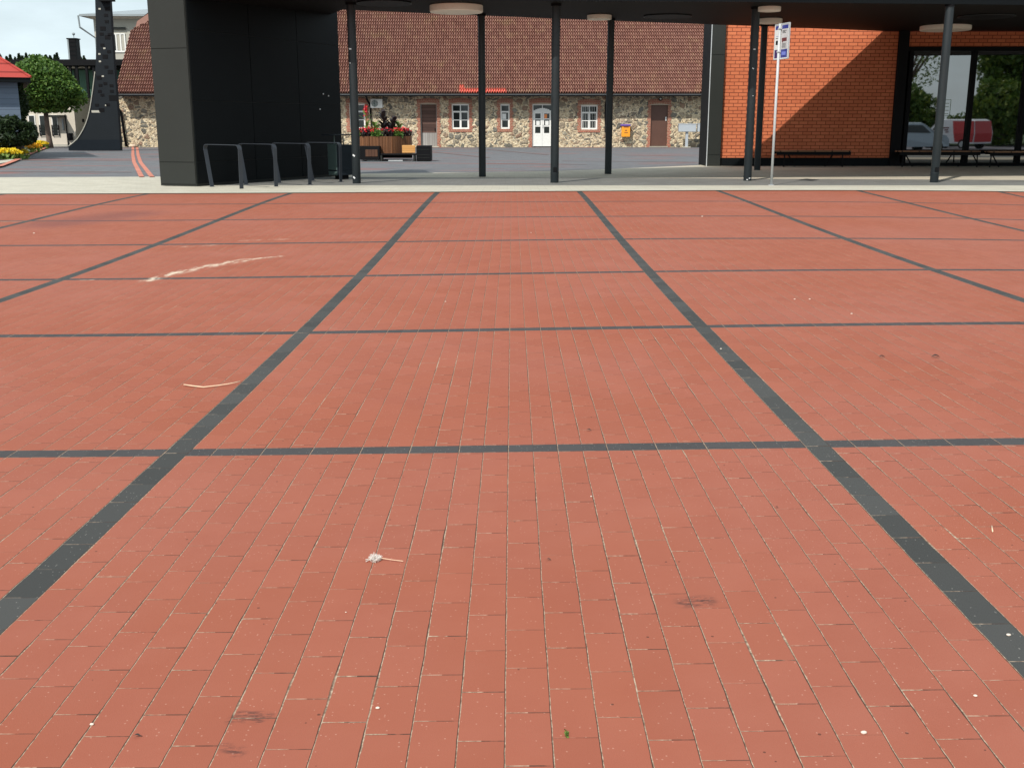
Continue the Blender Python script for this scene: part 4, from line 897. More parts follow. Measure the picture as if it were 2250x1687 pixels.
extr(Pl[::-1], TY-.02, TY-.002).build('foot_band', M['tower_low'], tw)
m = MB()
for a, b_ in zip(left[1:13], left[2:14]):
    pa_, pb2 = tp(*a), tp(*b_); m.tube([(pa_.x, TY-.02, pa_.z), (pb2.x, TY-.02, pb2.z)], .022, 6, False)
m.build('edge_trim', M['cream_sh'], tw)
holes = [(845,78,1),(912,78,0),(898,132,0),(905,186,0),(872,244,0),(862,292,0),(930,295,0),(912,318,0),(868,384,0),(885,412,1),(924,440,0),(843,460,1),(892,482,0),(848,523,1),(902,570,0),(936,612,0),(872,648,1),(840,660,0),(893,710,0),(852,725,0),(945,728,0),(846,776,0),(948,775,0),(868,808,0),(960,832,0),(822,893,0),(915,890,0),(900,895,1),(862,935,0)]
for cx_, cy_, wh in holes:
    c = tp(cx_, cy_); a, b_ = (.085, .06) if not wh else (.05, .035)
    if (cx_+cy_) % 3 == 0 and not wh: a, b_ = .12, .085
    if cx_ == 960: a, b_ = .19, .12
    m = MB(); m.box((c.x-a, TY-.012, c.z-b_), (c.x+a, TY-.001, c.z+b_)); m.build('opening', M['cream_sh'] if wh else M['black'], tw)  # pale ones: sky light shining through, painted as a cream plate
c = tp(812, 947); m = MB(); m.box((c.x-.19, TY-.012, c.z-.05), (c.x+.19, TY-.001, c.z+.05)); m.build('name_plate', M['cream_sh'], tw)
c = tp(912, 8); m = MB(); m.box((c.x-.3, TY-.3, c.z-.05), (c.x+.35, TY-.002, c.z+.05)); m.build('floodlight_bracket', M['black'], tw)

# ================================================================ cream building and buildings behind
CYW = 56.
cb = empty('cream_building', V(120, 322, CYW), 'cream rendered low building with green clad hall above, behind the round tree', 'building')
def cx(px, y=CYW): return V(px, 280, y).x
def cz(py, y=CYW): return V(1125, py, y).z
one('wall', lambda m: m.box((cx(-60), CYW, -.02), (cx(166), CYW+8, cz(216))), M['cream'], cb)
xa = cx(166); m = MB(); xe = V(236, 280, CYW+5).x
m.prism([(xa+.001, CYW+.02), (xe, CYW+5), (xe, CYW+8), (xa+.001, CYW+8)], -.02, cz(213.5)); m.build('side_wing', M['cream_sh'], cb)  # cream made greyer here: shade on the turned wall is painted in
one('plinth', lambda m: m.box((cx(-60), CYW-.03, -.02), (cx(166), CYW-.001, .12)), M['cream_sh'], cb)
for a, b_, lab in ((66, 77.5, 0), (89.5, 102, 1), (117, 127, 1)):
    x0, x1, z0, z1 = cx(a), cx(b_), cz(298), cz(255); m = MB(); m.box((x0, CYW-.012, z0), (x1, CYW+.0-.001, z1)); w_ = m.build('window', M['pane'], cb)
    m = MB(); m.box((x0-.05, CYW-.03, z0), (x0, CYW-.002, z1)); m.box((x1, CYW-.03, z0), (x1+.05, CYW-.002, z1)); m.box((x0-.05, CYW-.03, z1), (x1+.05, CYW-.002, z1+.05)); m.build('frame', M['white'], w_)
    m = MB()
    for t_ in (.0, .18, .34, .5): m.box((x0-.06, CYW-.09, z0+(z1-z0)*t_), (x1+.06, CYW-.075, z0+(z1-z0)*t_+.035))
    for u in (0, 1): xx = x0-.06+(x1-x0+.10)*u; m.box((xx, CYW-.09, z0-.03), (xx+.025, CYW-.002, z0+(z1-z0)*.53))
    m.build('grille', M['black'], w_)
x0, x1 = cx(149), cx(158.5); one('meter_box', lambda m: m.bbox((x0, CYW-.12, cz(308.5)), (x1, CYW-.001, cz(293))), M['black'], cb)
one('downpipe', lambda m: m.tube([(cx(146.5), CYW-.06, cz(252)), (cx(147.5), CYW-.06, 0)], .035, 8), M['black'], cb)
one('light_strip', lambda m: m.bbox((cx(138), CYW-.07, cz(287)), (cx(141), CYW-.001, cz(262))), M['grey_metal_roof'], cb)
one('awning', lambda m: m.bbox((cx(115), CYW-.7, cz(258)), (cx(146), CYW-.001, cz(253.5))), M['panel'], cb)
one('small_window', lambda m: m.box((V(180.5, 270, CYW+1.2).x, CYW+1.0, cz(269)), (V(184.5, 270, CYW+1.2).x, CYW+1.3, cz(261.5))), M['black'], cb)
HY = 59.
one('hall_wall', lambda m: m.box((V(30, 200, HY).x, HY, 2.), (V(300, 200, HY).x, HY+10, V(150, 153, HY).z)), M['green_panel'], cb)
m = MB(); zr0, zr1 = V(150, 152, HY-1).z, V(150, 131, HY-1).z
m.box((V(24, 140, HY-1).x, HY-1.0, zr1-.32), (V(300, 140, HY-1).x, HY+10, zr1)); m.build('hall_roof', M['black'], cb)
m = MB(); m.box((V(24, 140, HY-.4).x, HY-.4, V(150, 150, HY).z-.1), (V(300, 140, HY-.4).x, HY-.01, zr1-.33)); m.build('hall_frieze', M['panel2'], cb)
for px in (155, 169.5, 191, 207):
    x = V(px, 170, HY-.9).x; one('hall_post', lambda m: m.bbox((x-.07, HY-.9, cz(214)), (x+.07, HY-.78, zr1-.33)), M['black'], cb)
for px in (160, 176, 193): x = V(px, 145, HY-.42).x; one('bracket_panel', lambda m: m.box((x-.3, HY-.43, V(150, 150, HY).z+.05), (x+.12, HY-.401, zr1-.45)), M['cream_sh'], cb)
CHY = 66.
ch = empty('chimney_stack', V(160, 132, CHY), 'dark ventilation chimney with banded sides above the hall roof', 'chimney')
z0, z1 = V(158, 134, CHY).z, V(158, 86.5, CHY).z; x0, x1 = V(150, 110, CHY).x, V(168.5, 110, CHY).x
one('shaft', lambda m: m.box((x0, CHY, z0-2), (x1, CHY+.6, z1)), M['panel2'], ch)
m = MB()
for i in range(5): zz_ = z0+(z1-z0)*(i+.3)/5; m.box((x0+.12, CHY-.02, zz_), (x1-.03, CHY-.001, zz_+.16))
m.build('louvre', M['black'], ch)
one('corner_strip', lambda m: m.box((x0-.02, CHY-.03, z0-2), (x0+.07, CHY-.001, z1)), M['grey_metal_roof'], ch)
one('cap', lambda m: m.box((x0-.05, CHY-.05, z1), (x1+.05, CHY+.65, z1+.06)), M['black'], ch)
m = MB(); bm = bmesh.new(); bmesh.ops.create_uvsphere(bm, u_segments=10, v_segments=8, radius=.09); m.bm(bm, 0, Matrix.Translation(((x0+x1)/2+.08, CHY+.2, z1+.32))); m.tube([((x0+x1)/2+.08, CHY+.2, z1), ((x0+x1)/2+.08, CHY+.2, z1+.3)], .02, 6); m.build('lightning_rod', M['grey_metal_roof'], ch)
BY = 78.
bb = empty('beige_building', V(260, 322, BY), 'tall beige building with grey metal roof rising behind the tiled roof', 'building')
X0, X1 = V(208, 80, BY).x, V(380, 80, BY).x
one('wall', lambda m: m.box((X0, BY, 0), (X1, BY+10, V(250, 42, BY).z)), M['cream_sh'], bb)
one('cornice', lambda m: (m.box((X0-.25, BY-.25, V(250, 42, BY).z), (X1, BY+10, V(250, 38.5, BY).z)), m.box((X0-.45, BY-.55, V(250, 38.4, BY).z), (X1, BY+10, V(250, 32, BY-.5).z))), M['cream'], bb)
m = MB(); ze, zr_ = V(250, 31.5, BY-.8).z, V(270, 16, BY+3).z
m.add([(X0-.7, BY-.8, ze), (X1, BY-.8, ze), (X1, BY+4, zr_), (X0+3.6, BY+4, zr_), (X0-.7, BY+10, ze), (X0-.7, BY-.8, ze-.14), (X1, BY-.8, ze-.14), (X0-.7, BY+10, ze-.14)], [(0, 1, 2, 3), (0, 3, 4), (5, 6, 1, 0), (5, 0, 4, 7)])
m.build('roof', M['grey_metal_roof'], bb)
one('gutter_pipe', lambda m: m.tube([(X0-.75, BY-.85, ze-.1), (X0-.72, BY-.8, ze-.9), (X0+.1, BY-.1, ze-1.6), (X0+.1, BY-.1, .2)], .07, 8), M['grey_metal_roof'], bb)
x0, x1, z0, z1 = V(246, 95, BY).x, V(276, 95, BY).x, V(250, 114, BY).z, V(250, 74, BY).z
w_ = one('window', lambda m: m.box((x0, BY-.02, z0), (x1, BY-.001, z1)), M['pane'], bb)
m = MB()
for t_ in (0, .3, .62, .93): m.box((x0+(x1-x0)*t_, BY-.07, z0), (x0+(x1-x0)*t_+.09, BY-.021, z1))
m.box((x0, BY-.072, z0-.05), (x1, BY-.022, z0+.07)); m.box((x0, BY-.072, z1-.08), (x1, BY-.022, z1)); m.build('frame', M['white'], w_)
one('blind', lambda m: m.box((x0+(x1-x0)*.37, BY-.035, z0+.1), (x0+(x1-x0)*.93, BY-.0215, z1-.1)), M['cream_sh'], w_)
one('window_hood', lambda m: m.box((x0-.2, BY-.15, z1+.25), (x1+.1, BY-.001, z1+.42)), M['panel'], bb)

# small house with red roof at the left edge
HRY = 36.
E0 = V(68, 171, HRY-.7); zE = E0.z; xw = V(30, 200, HRY+1.2).x
hs = empty('garden_house', (E0.x, E0.y, 0), 'small blue grey house with a red sheet roof at the left edge', 'house', None, R(25))
bpy.context.view_layer.update(); Mx = hs.matrix_world.copy()
m = MB(); m.box((-9.8, .45, -.02), (-.45, 7.4, zE+.1), M=Mx); m.build('wall', M['blue_wall'], hs)
m = MB(); m.box((-10.4, .0, zE-.16), (-.02, 8., zE-.003), M=Mx); m.build('eave_board', M['panel2'], hs)
pk = 3.1; m = MB()
m.add([Mx@Vector(v_) for v_ in ((0, -.04, zE), (-10.4, -.04, zE), (-6.0, 4, zE+pk), (-4.2, 4, zE+pk), (0, 8.04, zE), (-10.4, 8.04, zE))], [(0, 3, 2, 1), (0, 4, 3), (4, 5, 2, 3), (5, 1, 2)])
m.build('roof', M['red_roof'], hs)
m = MB(); m.tube([Mx@Vector((0, -.04, zE+.02)), Mx@Vector((-4.2, 4, zE+pk+.02))], .045, 8); m.build('hip_cap', M['red_roof'], hs)

# ================================================================ trees and plants
def crown_pts(c, rx, ry_, rz2, n, lumps=18, shell=.6, seed=1, flatb=False):
    rnd = random.Random(seed); L_ = []
    for _ in range(lumps):
        d = Vector((rnd.gauss(0, 1), rnd.gauss(0, 1), rnd.gauss(0, 1))).normalized(); L_.append((Vector((d.x*rx, d.y*ry_, d.z*rz2))*rnd.uniform(.45, .78), rnd.uniform(.26, .44)))
    out = []
    while len(out) < n:
        p0, rr_ = rnd.choice(L_); d = Vector((rnd.gauss(0, 1), rnd.gauss(0, 1), rnd.gauss(0, 1))).normalized()*rnd.uniform(shell, 1)**.5
        q_ = p0+Vector((d.x*rx, d.y*ry_, d.z*rz2))*rr_
        if flatb and q_.z < -rz2*.80: q_.z = -rz2*.80+rnd.uniform(-.12, .1)
        out.append(c+q_)
    return out
def limbs(m, base, c, r0, n, spread, seed=2):
    rnd = random.Random(seed)
    for i in range(n):
        a = 2*math.pi*i/n+rnd.uniform(-.3, .3); e = c+Vector((math.cos(a)*spread, math.sin(a)*spread, rnd.uniform(-.1, .5)*spread)); mid = base.lerp(e, .5)+Vector((0, 0, .12*spread))
        m.tube([base, mid, e], [r0, r0*.6, r0*.2], 7)
b = G(110, 325.5); d_ = (b.y-CY)
cr = Vector((b.x-.05, b.y, V(108, 192, b.y).z)); rx = 71*d_/FPX*1.06; rz2 = 59*d_/FPX
tr = empty('round_maple_tree', b, 'clipped round crowned maple tree with short trunk by the flower bed', 'tree')
tz = V(108, 245, b.y).z
m = MB(); m.tube([b, b+Vector((.0, 0, .35)), b+Vector((-.03, 0, tz*.6)), Vector((cr.x, cr.y, tz+.3))], [.19, .145, .12, .11], 12); limbs(m, Vector((cr.x, cr.y, tz)), cr, .07, 9, rx*.6); m.build('trunk', M['bark'], tr, True)
rnd = random.Random(5); pts = []
lump = [(Vector((rnd.gauss(0, 1), rnd.gauss(0, 1), rnd.gauss(0, .8))).normalized(), rnd.uniform(-.05, .15)) for _ in range(70)]
for _ in range(15000):
    d = Vector((rnd.gauss(0, 1), rnd.gauss(0, 1), rnd.gauss(0, 1))).normalized(); k_ = .93
    for ld, la in lump: 
        dt = d@ld
        if dt > .93: k_ += la*(dt-.93)/.07
    q_ = Vector((d.x*rx, d.y*rx, d.z*rz2))*k_*(rnd.uniform(.45, 1)**.45)
    if q_.z < -rz2*.62: q_.z = -rz2*.62-rnd.random()**2*.25*rz2
    q_.x += .12*q_.z*(-.3)
    pts.append(cr+q_)
v, f = leafcloud(pts, .135, 1.35, .5); mobj('crown', v, f, M['leaf'], tr)
# dark climber and bush by the small house
def bush(name, c, rx_, ry_, rz_2, n, ls, mat, label, cat='bush', group=None, seed=3):
    o = empty(name, Vector((c.x, c.y, 0)), label, cat, group); m = MB(); limbs(m, Vector((c.x, c.y, 0)), Vector((c.x, c.y, c.z)), .04, 6, rx_*.5); m.build('stem', M['bark'], o)
    v, f = leafcloud(crown_pts(c, rx_, ry_, rz_2, n, 22, .5, seed), ls); mobj('foliage', v, f, mat, o); return o
yb = 34.8; bush('evergreen_bush', V(34, 292, yb), 42*(yb-CY)/FPX*1.15, .9, 32*(yb-CY)/FPX*1.15, 6000, .12, M['leaf_dark'], 'dark rounded evergreen bush behind the flower bed')
yb = 36.3; bush('climbing_shrub', V(40, 232, yb), 13*(yb-CY)/FPX*1.2, .5, 60*(yb-CY)/FPX*1.15, 4500, .12, M['leaf_dark'], 'tall dark shrub growing up the corner of the blue grey house', 'shrub', None, 8)
# flower bed
fb = [G(-60, 372), G(0, 369.5), G(46, 350.5), G(75, 337), G(104, 325.5), G(60, 318.5), G(-60, 318.5)]
flat('flower_bed_soil', [tuple(p)[:2] for p in fb], M['soil'], .03)
ribbon('flower_bed_edging', [G(-60, 378), G(0, 368.5), G(30, 357), G(46, 350), G(75, 336.5), G(90, 330.5), G(104, 325)], .16, .22, M['red_pave'], .05)
ribbon('flower_bed_kerb', [G(-60, 366), G(0, 358), G(32, 353.5), G(45, 349.5)], .9, .2, M['kerb'], .036)
FB = []
for i in range(7): FB.append((4+i*6.2, 350-(i % 2)*3+(-2 if i > 4 else 0), 'yellow'))
for i in range(8): FB.append((3+i*7, 333+(i % 3)*3, 'cream_f'))
for i in range(5): FB.append((50+i*6.2, 334.5+(i % 2)*2.3-i*.8, 'amber'))
for i in range(5): FB.append((66+i*6.8, 325.5-(i % 2)*1.5, 'yellow'))
for i in range(4): FB.append((6+i*12, 343+(i % 2), 'cream_f'))
nm = {'yellow': 'bright yellow', 'cream_f': 'cream white', 'amber': 'amber orange'}
posn = {}
for px, py, c_ in FB:
    where = 'front rim' if py > 345 else ('middle' if py > 339 else ('back' if px < 60 else 'far right tip'))
    k_ = (c_, where); posn[k_] = posn.get(k_, 0)+1
cnt = {}
ordn = ['first', 'second', 'third', 'fourth', 'fifth', 'sixth', 'seventh', 'eighth', 'ninth', 'tenth']
for px, py, c_ in FB:
    where = 'front rim' if py > 345 else ('middle' if py > 339 else ('back' if px < 60 else 'far right tip'))
    k_ = (c_, where); i = cnt.get(k_, 0); cnt[k_] = i+1
    p = G(px, py+2); p.z = .03
    lab = '%s flower clump at the %s of the bed, %s from the left' % (nm[c_], where, ordn[i])
    clump('flower_clump', p, .36, .34, 90, 190, M[c_], M['fresh_leaf'], lab, 'flowers', 'flower clumps in the bed by the round tree', .085, .10)

# conifers on the skyline
def conifer(px, top, wd, y, lab, seed, broad=False):
    rnd = random.Random(seed); b = V(px, 300, y); b.z = 0; h = V(px, top, y).z; o = empty('spruce_tree' if not broad else 'pine_tree', b, lab, 'tree', 'distant trees on the skyline')
    m = MB(); m.tube([b, b+Vector((0, 0, h))], [.35, .04], 7); m.build('trunk', M['bark'], o)
    r = wd*(y-CY)/FPX; pts = []
    for _ in range(3200):
        t = rnd.random()**.7; z = h*(1-t*.34); g_ = h-z; a = rnd.random()*6.283
        rr_ = min(g_*(.34 if not broad else .75), r*(4.2 if not broad else 5))*rnd.uniform(.1, 1.1)*(.6+.45*math.sin(g_*6+px+a*2)**2)
        pts.append(b+Vector((math.cos(a)*rr_, math.sin(a)*rr_, z-rr_*.2)))
    v, f = leafcloud(pts, .24); mobj('crown', v, f, M['leaf_dark'], o)
cs = [(18, 120, 9, 1), (33, 125, 7, 1), (41, 121, 6, 0), (51, 126, 7, 0), (60, 118.5, 9, 0), (67, 124, 7, 1), (75.5, 117.5, 7, 0), (89, 124.5, 7, 1), (101, 124, 7, 1), (106, 126, 6, 0), (118, 121, 10, 1), (127, 123, 7, 1), (137, 121, 7, 0), (142, 117, 6, 0), (174, 122, 6, 1), (194, 126, 6, 0), (200, 124, 5, 0)]
cl = ['bushy tree just right of the red roof', 'low rounded conifer second from the red roof', 'slender spruce left of the first skyline gap', 'short conifer behind the left crown edge of the maple', 'broad spruce with feathery top above the maple', 'rounded tree between the two sharp spruces above the maple', 'tallest sharp spruce above the middle of the maple', 'small bushy tree right of the sharp spruce', 'paired bushy tree left of the broad pine', 'small spruce tucked beside the broad pine', 'widest pine crown left of the chimney', 'rounded tree right of the widest pine', 'spruce two trees left of the chimney', 'sharp spruce just left of the chimney', 'tree peeping out right of the chimney', 'small spruce left of the steel tower', 'spruce touching the steel tower edge']
for i, (px, tp_, wd, br) in enumerate(cs): conifer(px, tp_, wd, 150+(i % 4)*6, cl[i]+' on the skyline', i, br)

# ================================================================ things beside and behind the viewer that the glazing mirrors
def park_tree(x, y, h, rx_, lab, seed, mat='leaf_park', zc=.62, n=6500, ls=.26):
    b = Vector((x, y, 0)); o = empty('park_tree', b, lab, 'tree', 'park trees mirrored in the glazing'); c = Vector((x, y, h*zc)); m = MB()
    m.tube([b, Vector((x+.1, y, h*.3)), Vector((x, y+.1, h*.7))], [.26, .19, .07], 10); limbs(m, Vector((x, y, h*.35)), c, .11, 8, rx_*.7, seed); m.build('trunk', M['bark'], o, True)
    v, f = leafcloud(crown_pts(c, rx_, rx_, h*(1-zc)*1.05, n, 26, .45, seed), ls); mobj('crown', v, f, M[mat], o)
pt_ = [(26.2, -9, 9.5, 3.6), (27, -30, 3.6, 3.6), (42.0, -27, 13, 3.4), (42.5, -24, 15, 4.6), (48, -26, 14, 5.), (32.5, -34, 4.2, 3.6), (53.5, -22, 12, 4.5), (36, -40, 4.8, 4.5), (49, -38, 13, 5.5), (37, -19, 4.4, 2.4), (43, -19, 4.6, 2.8), (30.5, -22, 3.9, 2.3), (60, -30, 12, 5), (46, -32, 14, 4.5), (39.6, -24, 12, 2.7), (31, -33, 4.6, 3.4)]
pw = ['airy tree hanging over the left glazed bay in the reflection', 'low broad tree behind the silver car', 'tall tree behind the parked van', 'tallest park tree behind the second glazed bay', 'dense park tree right of the tallest one', 'low tree at the back left of the park', 'park tree at the right end of the reflection', 'low broad tree far behind the van', 'broad tree far behind the tallest one', 'yellowish low tree behind the van roof', 'yellowish low tree beside the person', 'yellowish bushy tree left of the van', 'rightmost far park tree', 'tall tree deep in the park between two taller crowns', 'narrow tall tree filling the left half of the second glazed bay', 'low tree behind the silver car roof']
for i, (x, y, h, r) in enumerate(pt_): park_tree(x, y, h, r, pw[i], 20+i, 'leaf_park', .62 if h > 6 else .5, 2400 if i == 0 else 6500, .13 if i == 0 else .28)
for i, x in enumerate((24, 31, 38, 45, 52, 59)):
    c = Vector((x, -24+.6*(i % 2), 1.0)); bush('hedge_bush', c, 3.9, 1.3, 1.5, 3500, .25, M['leaf_park'], ['hedge bush behind the silver car, leftmost in the reflection', 'hedge bush behind the gap between car and van', 'hedge bush behind the van', 'hedge bush right of the van', 'hedge bush near the person', 'rightmost hedge bush of the row'][i], 'bush', 'hedge along the parking', 40+i)
def vehicle(o_, prof_side, width, paint, glass_quads, wheels, rear_paint=None, split=None):
    bpy.context.view_layer.update(); Mx = o_.matrix_world.copy(); n_ = len(prof_side)
    def shell(pr, mat, name, ins=0.):
        m = MB(); k_ = len(pr); v = []
        for s_ in (-1, -.86, .86, 1):
            for (x, z) in pr:
                yy = s_*width/2; 
                if z > 1.0: yy *= 1-.13*(z-1.0)
                zz_ = z-(.04 if abs(s_) == 1 and z > 1.2 else 0); v.append(Mx@Vector((x, yy, zz_)))
        f = [tuple(range(k_))[::-1], tuple(range(3*k_, 4*k_))]
        for a in range(3):
            for i in range(k_): f.append((a*k_+i, a*k_+(i+1) % k_, (a+1)*k_+(i+1) % k_, (a+1)*k_+i))
        m.add(v, f); return m.build(name, mat, o_)
    shell(prof_side, paint, 'body')
    for nm_, q_ in glass_quads:
        m = MB()
        for sd in (-1, 1) if nm_ == 'side_window' else (0,):
            if sd: v = [Mx@Vector((x, sd*(width/2*(1-.13*max(0, z-1.0))+.006), z)) for x, z in q_]; m.add(v, [tuple(range(len(v)))] if sd < 0 else [tuple(range(len(v)))[::-1]])
            else: (xa, za), (xb, zb3) = q_; v = [Mx@Vector(p_) for p_ in ((xa, -width*.44, za), (xa, width*.44, za), (xb, width*.38, zb3), (xb, -width*.38, zb3))]; m.add(v, [(0, 1, 2, 3)])
        m.build(nm_, M['pane'], o_)
    for x in wheels:
        for sd in (-1, 1):
            m = MB(); c = Vector((x, sd*(width/2-.10), .32)); m.tube([Mx@(c+Vector((0, -.11, 0))), Mx@(c+Vector((0, .13*sd if sd > 0 else .11, 0)))], .32, 22); w2 = m.build('wheel', M['rubber'], o_)
            m = MB(); m.tube([Mx@(c+Vector((0, sd*.135, 0))), Mx@(c+Vector((0, sd*.10, 0)))], .19, 16); m.build('rim', M['galv'], w2)
vd = Vector((V(2020, 280, 56.).x, 0, 0)); 
c1_ = empty('silver_car', (24.4, -2.4, -.42), 'silver blue people carrier with sloping windscreen mirrored at the left of the glazing', 'car', None, R(-22))
vehicle(c1_, [(-2.1, .35), (-2.15, .9), (-1.9, 1.25), (-1.6, 1.66), (.1, 1.70), (.35, 1.62), (1.15, 1.12), (1.9, .98), (2.12, .78), (2.15, .35)], 1.78, M['silver_car'], [('side_window', [(-1.7, 1.15), (.75, 1.12), (.15, 1.55), (-1.5, 1.55)]), ('windscreen', ((1.12, 1.15), (.38, 1.62)))], (-1.35, 1.35))
for s_ in (-.62, .62):
    m = MB(); m.bbox((2.0, s_-.18, .72), (2.14, s_+.18, .86), .03, M=c1_.matrix_world.copy()); m.build('headlight', M['sign_white'], c1_)
c2_ = empty('delivery_van', (31.3, -13.0, -.42), 'white and red delivery van mirrored in the middle of the glazing', 'van', None, R(240))
vehicle(c2_, [(-2.1, .35), (-2.15, 1.0), (-2.0, 1.82), (-1.7, 1.92), (.55, 1.92), (.85, 1.84), (1.45, 1.2), (2.05, 1.02), (2.2, .8), (2.2, .35)], 1.85, M['van_white'], [('side_window', [(.35, 1.2), (1.2, 1.2), (.8, 1.7), (.4, 1.7)]), ('windscreen', ((1.42, 1.24), (.88, 1.82)))], (-1.3, 1.45))
Mx = c2_.matrix_world.copy(); m = MB()
for sd in (-1, 1): m.add([Mx@Vector((x, sd*(.925*(1-.13*max(0, z-1.0))+.010), z)) for x, z in ((-2.08, .45), (-.7, .45), (-.56, 1.0), (-2.13, 1.0), (-.36, 1.80), (-1.98, 1.80))], [(0, 1, 2, 3), (3, 2, 4, 5)])
m.add([Mx@Vector(p_) for p_ in ((-2.13, -.86, .45), (-2.13, .86, .45), (-2.165, .86, 1.0), (-2.165, -.86, 1.0), (-2.02, .80, 1.8), (-2.02, -.80, 1.8))], [(0, 1, 2, 3), (3, 2, 4, 5)]); m.build('red_livery', M['van_red'], c2_)
m = MB()
for sd in (-1, 1):
    for a, c, z0, z1 in ((-.15, .35, 1.32, 1.40), (-.1, .2, 1.18, 1.26), (-.15, .1, 1.05, 1.12)): m.box((a, sd*.9-.06, z0), (c, sd*.9+.06, z1), M=Mx) if False else m.add([Mx@Vector((x, sd*(.925*(1-.13*max(0, z-1.0))+.009), z)) for x, z in ((a, z0), (c, z0), (c, z1), (a, z1))], [(0, 1, 2, 3)])
m.build('livery_mark', M['maroon'], c2_)

def person(loc, rz):
    o = empty('person', loc, 'person in pale lilac clothes and cream cap mirrored at the right edge of the glazing', 'person', None, rz); 
    J = {'pel': (0, 0, .93, .13), 'wa': (0, 0, 1.08, .115), 'ch': (0, .01, 1.3, .145), 'nk': (0, .0, 1.47, .055), 'hd': (0, .02, 1.56, .08), 'ht': (0, .02, 1.68, .085),
         'hl': (-.09, 0, .88, .09), 'kl': (-.1, .03, .49, .06), 'al': (-.1, -.02, .08, .04), 'tl': (-.1, .13, .03, .035), 'hr': (.09, 0, .88, .09), 'kr': (.11, .1, .5, .06), 'ar': (.11, .14, .08, .04), 'tr': (.11, .29, .04, .035),
         'sl': (-.17, 0, 1.4, .055), 'el': (-.24, .03, 1.13, .042), 'wl': (-.2, .18, .95, .028), 'sr': (.17, 0, 1.4, .055), 'er': (.23, .0, 1.13, .042), 'wr': (.24, .16, .93, .028)}
    E_ = [('pel', 'wa'), ('wa', 'ch'), ('ch', 'nk'), ('nk', 'hd'), ('hd', 'ht'), ('pel', 'hl'), ('hl', 'kl'), ('kl', 'al'), ('al', 'tl'), ('pel', 'hr'), ('hr', 'kr'), ('kr', 'ar'), ('ar', 'tr'), ('ch', 'sl'), ('sl', 'el'), ('el', 'wl'), ('ch', 'sr'), ('sr', 'er'), ('er', 'wr')]
    for sd, wn in ((-1, 'wl'), (1, 'wr')):
        x, y, z, _ = J[wn]
        J['p'+wn] = (x, y+.04, z-.03, .03); E_.append((wn, 'p'+wn))
        for i in range(5):
            fx = (i-1.5)*.019; ln = (.06, .075, .07, .055, .045)[i] if i < 4 else .045
            if i == 4: fx = -sd*.045
            J['f%d' % i+wn] = (x+fx, y+.075, z-.05, .010); J['g%d' % i+wn] = (x+fx, y+.075+ln*.6, z-.06-ln*.5, .0085); E_ += [('p'+wn, 'f%d' % i+wn), ('f%d' % i+wn, 'g%d' % i+wn)]
    ks = list(J); me = bpy.data.meshes.new('body'); me.from_pydata([J[k_][:3] for k_ in ks], [(ks.index(a), ks.index(b_)) for a, b_ in E_], [])
    bo = bpy.data.objects.new('body', me); COL.objects.link(bo); bo.parent = o; sk = bo.modifiers.new('skin', 'SKIN'); 
    for i, k_ in enumerate(ks): me.skin_vertices[0].data[i].radius = (J[k_][3], J[k_][3])
    me.skin_vertices[0].data[0].use_root = True; sub = bo.modifiers.new('sub', 'SUBSURF'); sub.levels = sub.render_levels = 2
    me.materials.append(M['skin'])
    bpy.context.view_layer.update(); Mx = o.matrix_world.copy()
    def cloth(name, rings, mat):
        m = MB(); m.tube([Mx@Vector(r_[:3]) for r_ in rings], [r_[3] for r_ in rings], 18); return m.build(name, mat, o, True)
    cloth('dress', [(0, 0, .45, .27), (0, 0, .75, .23), (0, 0, .95, .20), (0, 0, 1.1, .165)], M['cloth_l']); cloth('top', [(0, 0, 1.06, .18), (0, .01, 1.3, .19), (0, .01, 1.42, .15), (0, 0, 1.47, .08)], M['cloth_d'])
    for s_ in (-1, 1): cloth('sleeve', [(s_*.15, 0, 1.41, .08), (s_*.2, .015, 1.27, .07), (s_*.235, .03, 1.15, .06)], M['cloth_d'])
    cloth('cap', [(0, .02, 1.66, .115), (0, .02, 1.72, .112), (0, .02, 1.78, .06)], M['cap']); m = MB(); m.bbox((-.08, .1, 1.66), (.08, .22, 1.675), .005, M=Mx); m.build('cap_brim', M['cap'], o)
    m = MB(); 
    for ex in (-.032, .032): m.box((ex-.012, .098, 1.605), (ex+.012, .112, 1.617), M=Mx)
    m.build('eye', M['black'], o); m = MB(); m.bbox((-.012, .10, 1.56), (.012, .135, 1.60), .006, M=Mx); m.build('nose', M['skin'], o); m = MB(); m.box((-.025, .10, 1.535), (.025, .112, 1.543), M=Mx); m.build('mouth', M['maroon'], o)
person((34.05, -7.5, -.42), R(40))

# ================================================================ small things on the paving
def gp(px, py): p = G(px, py); return G(px, py, H(p.x, p.y))
def gz(p): return Vector((p.x, p.y, H(p.x, p.y)))
# white down feather
a = gp(826, 1231); fo = empty('feather', a, 'white downy feather with a thin pink stalk lying on the red pavers', 'feather')
rnd = random.Random(4); v = []; f = []
for i in range(600):
    t = rnd.random(); c = gz(gp(812+27*t, 1230+rnd.uniform(-1, 1)*(2+6*math.sin(math.pi*min(1, t*1.1)))))+Vector((0, 0, rnd.uniform(.002, .012))); d = Vector((rnd.uniform(-1, .2), rnd.gauss(0, .3), rnd.uniform(0, .3))).normalized()*rnd.uniform(.002, .006); s_ = Vector((-d.y, d.x, 0)).normalized()*.0012
    n0 = len(v); v += [c-s_, c+s_, c+d]; f.append((n0, n0+1, n0+2))
mobj('vane', v, f, M['feather'], fo)
m = MB(); m.tube([gz(gp(837, 1231))+Vector((0, 0, .008)), gz(gp(862, 1233.5))+Vector((0, 0, .006)), gz(gp(886, 1235))+Vector((0, 0, .004))], .0011, 6); m.build('quill', M['twig'], fo)
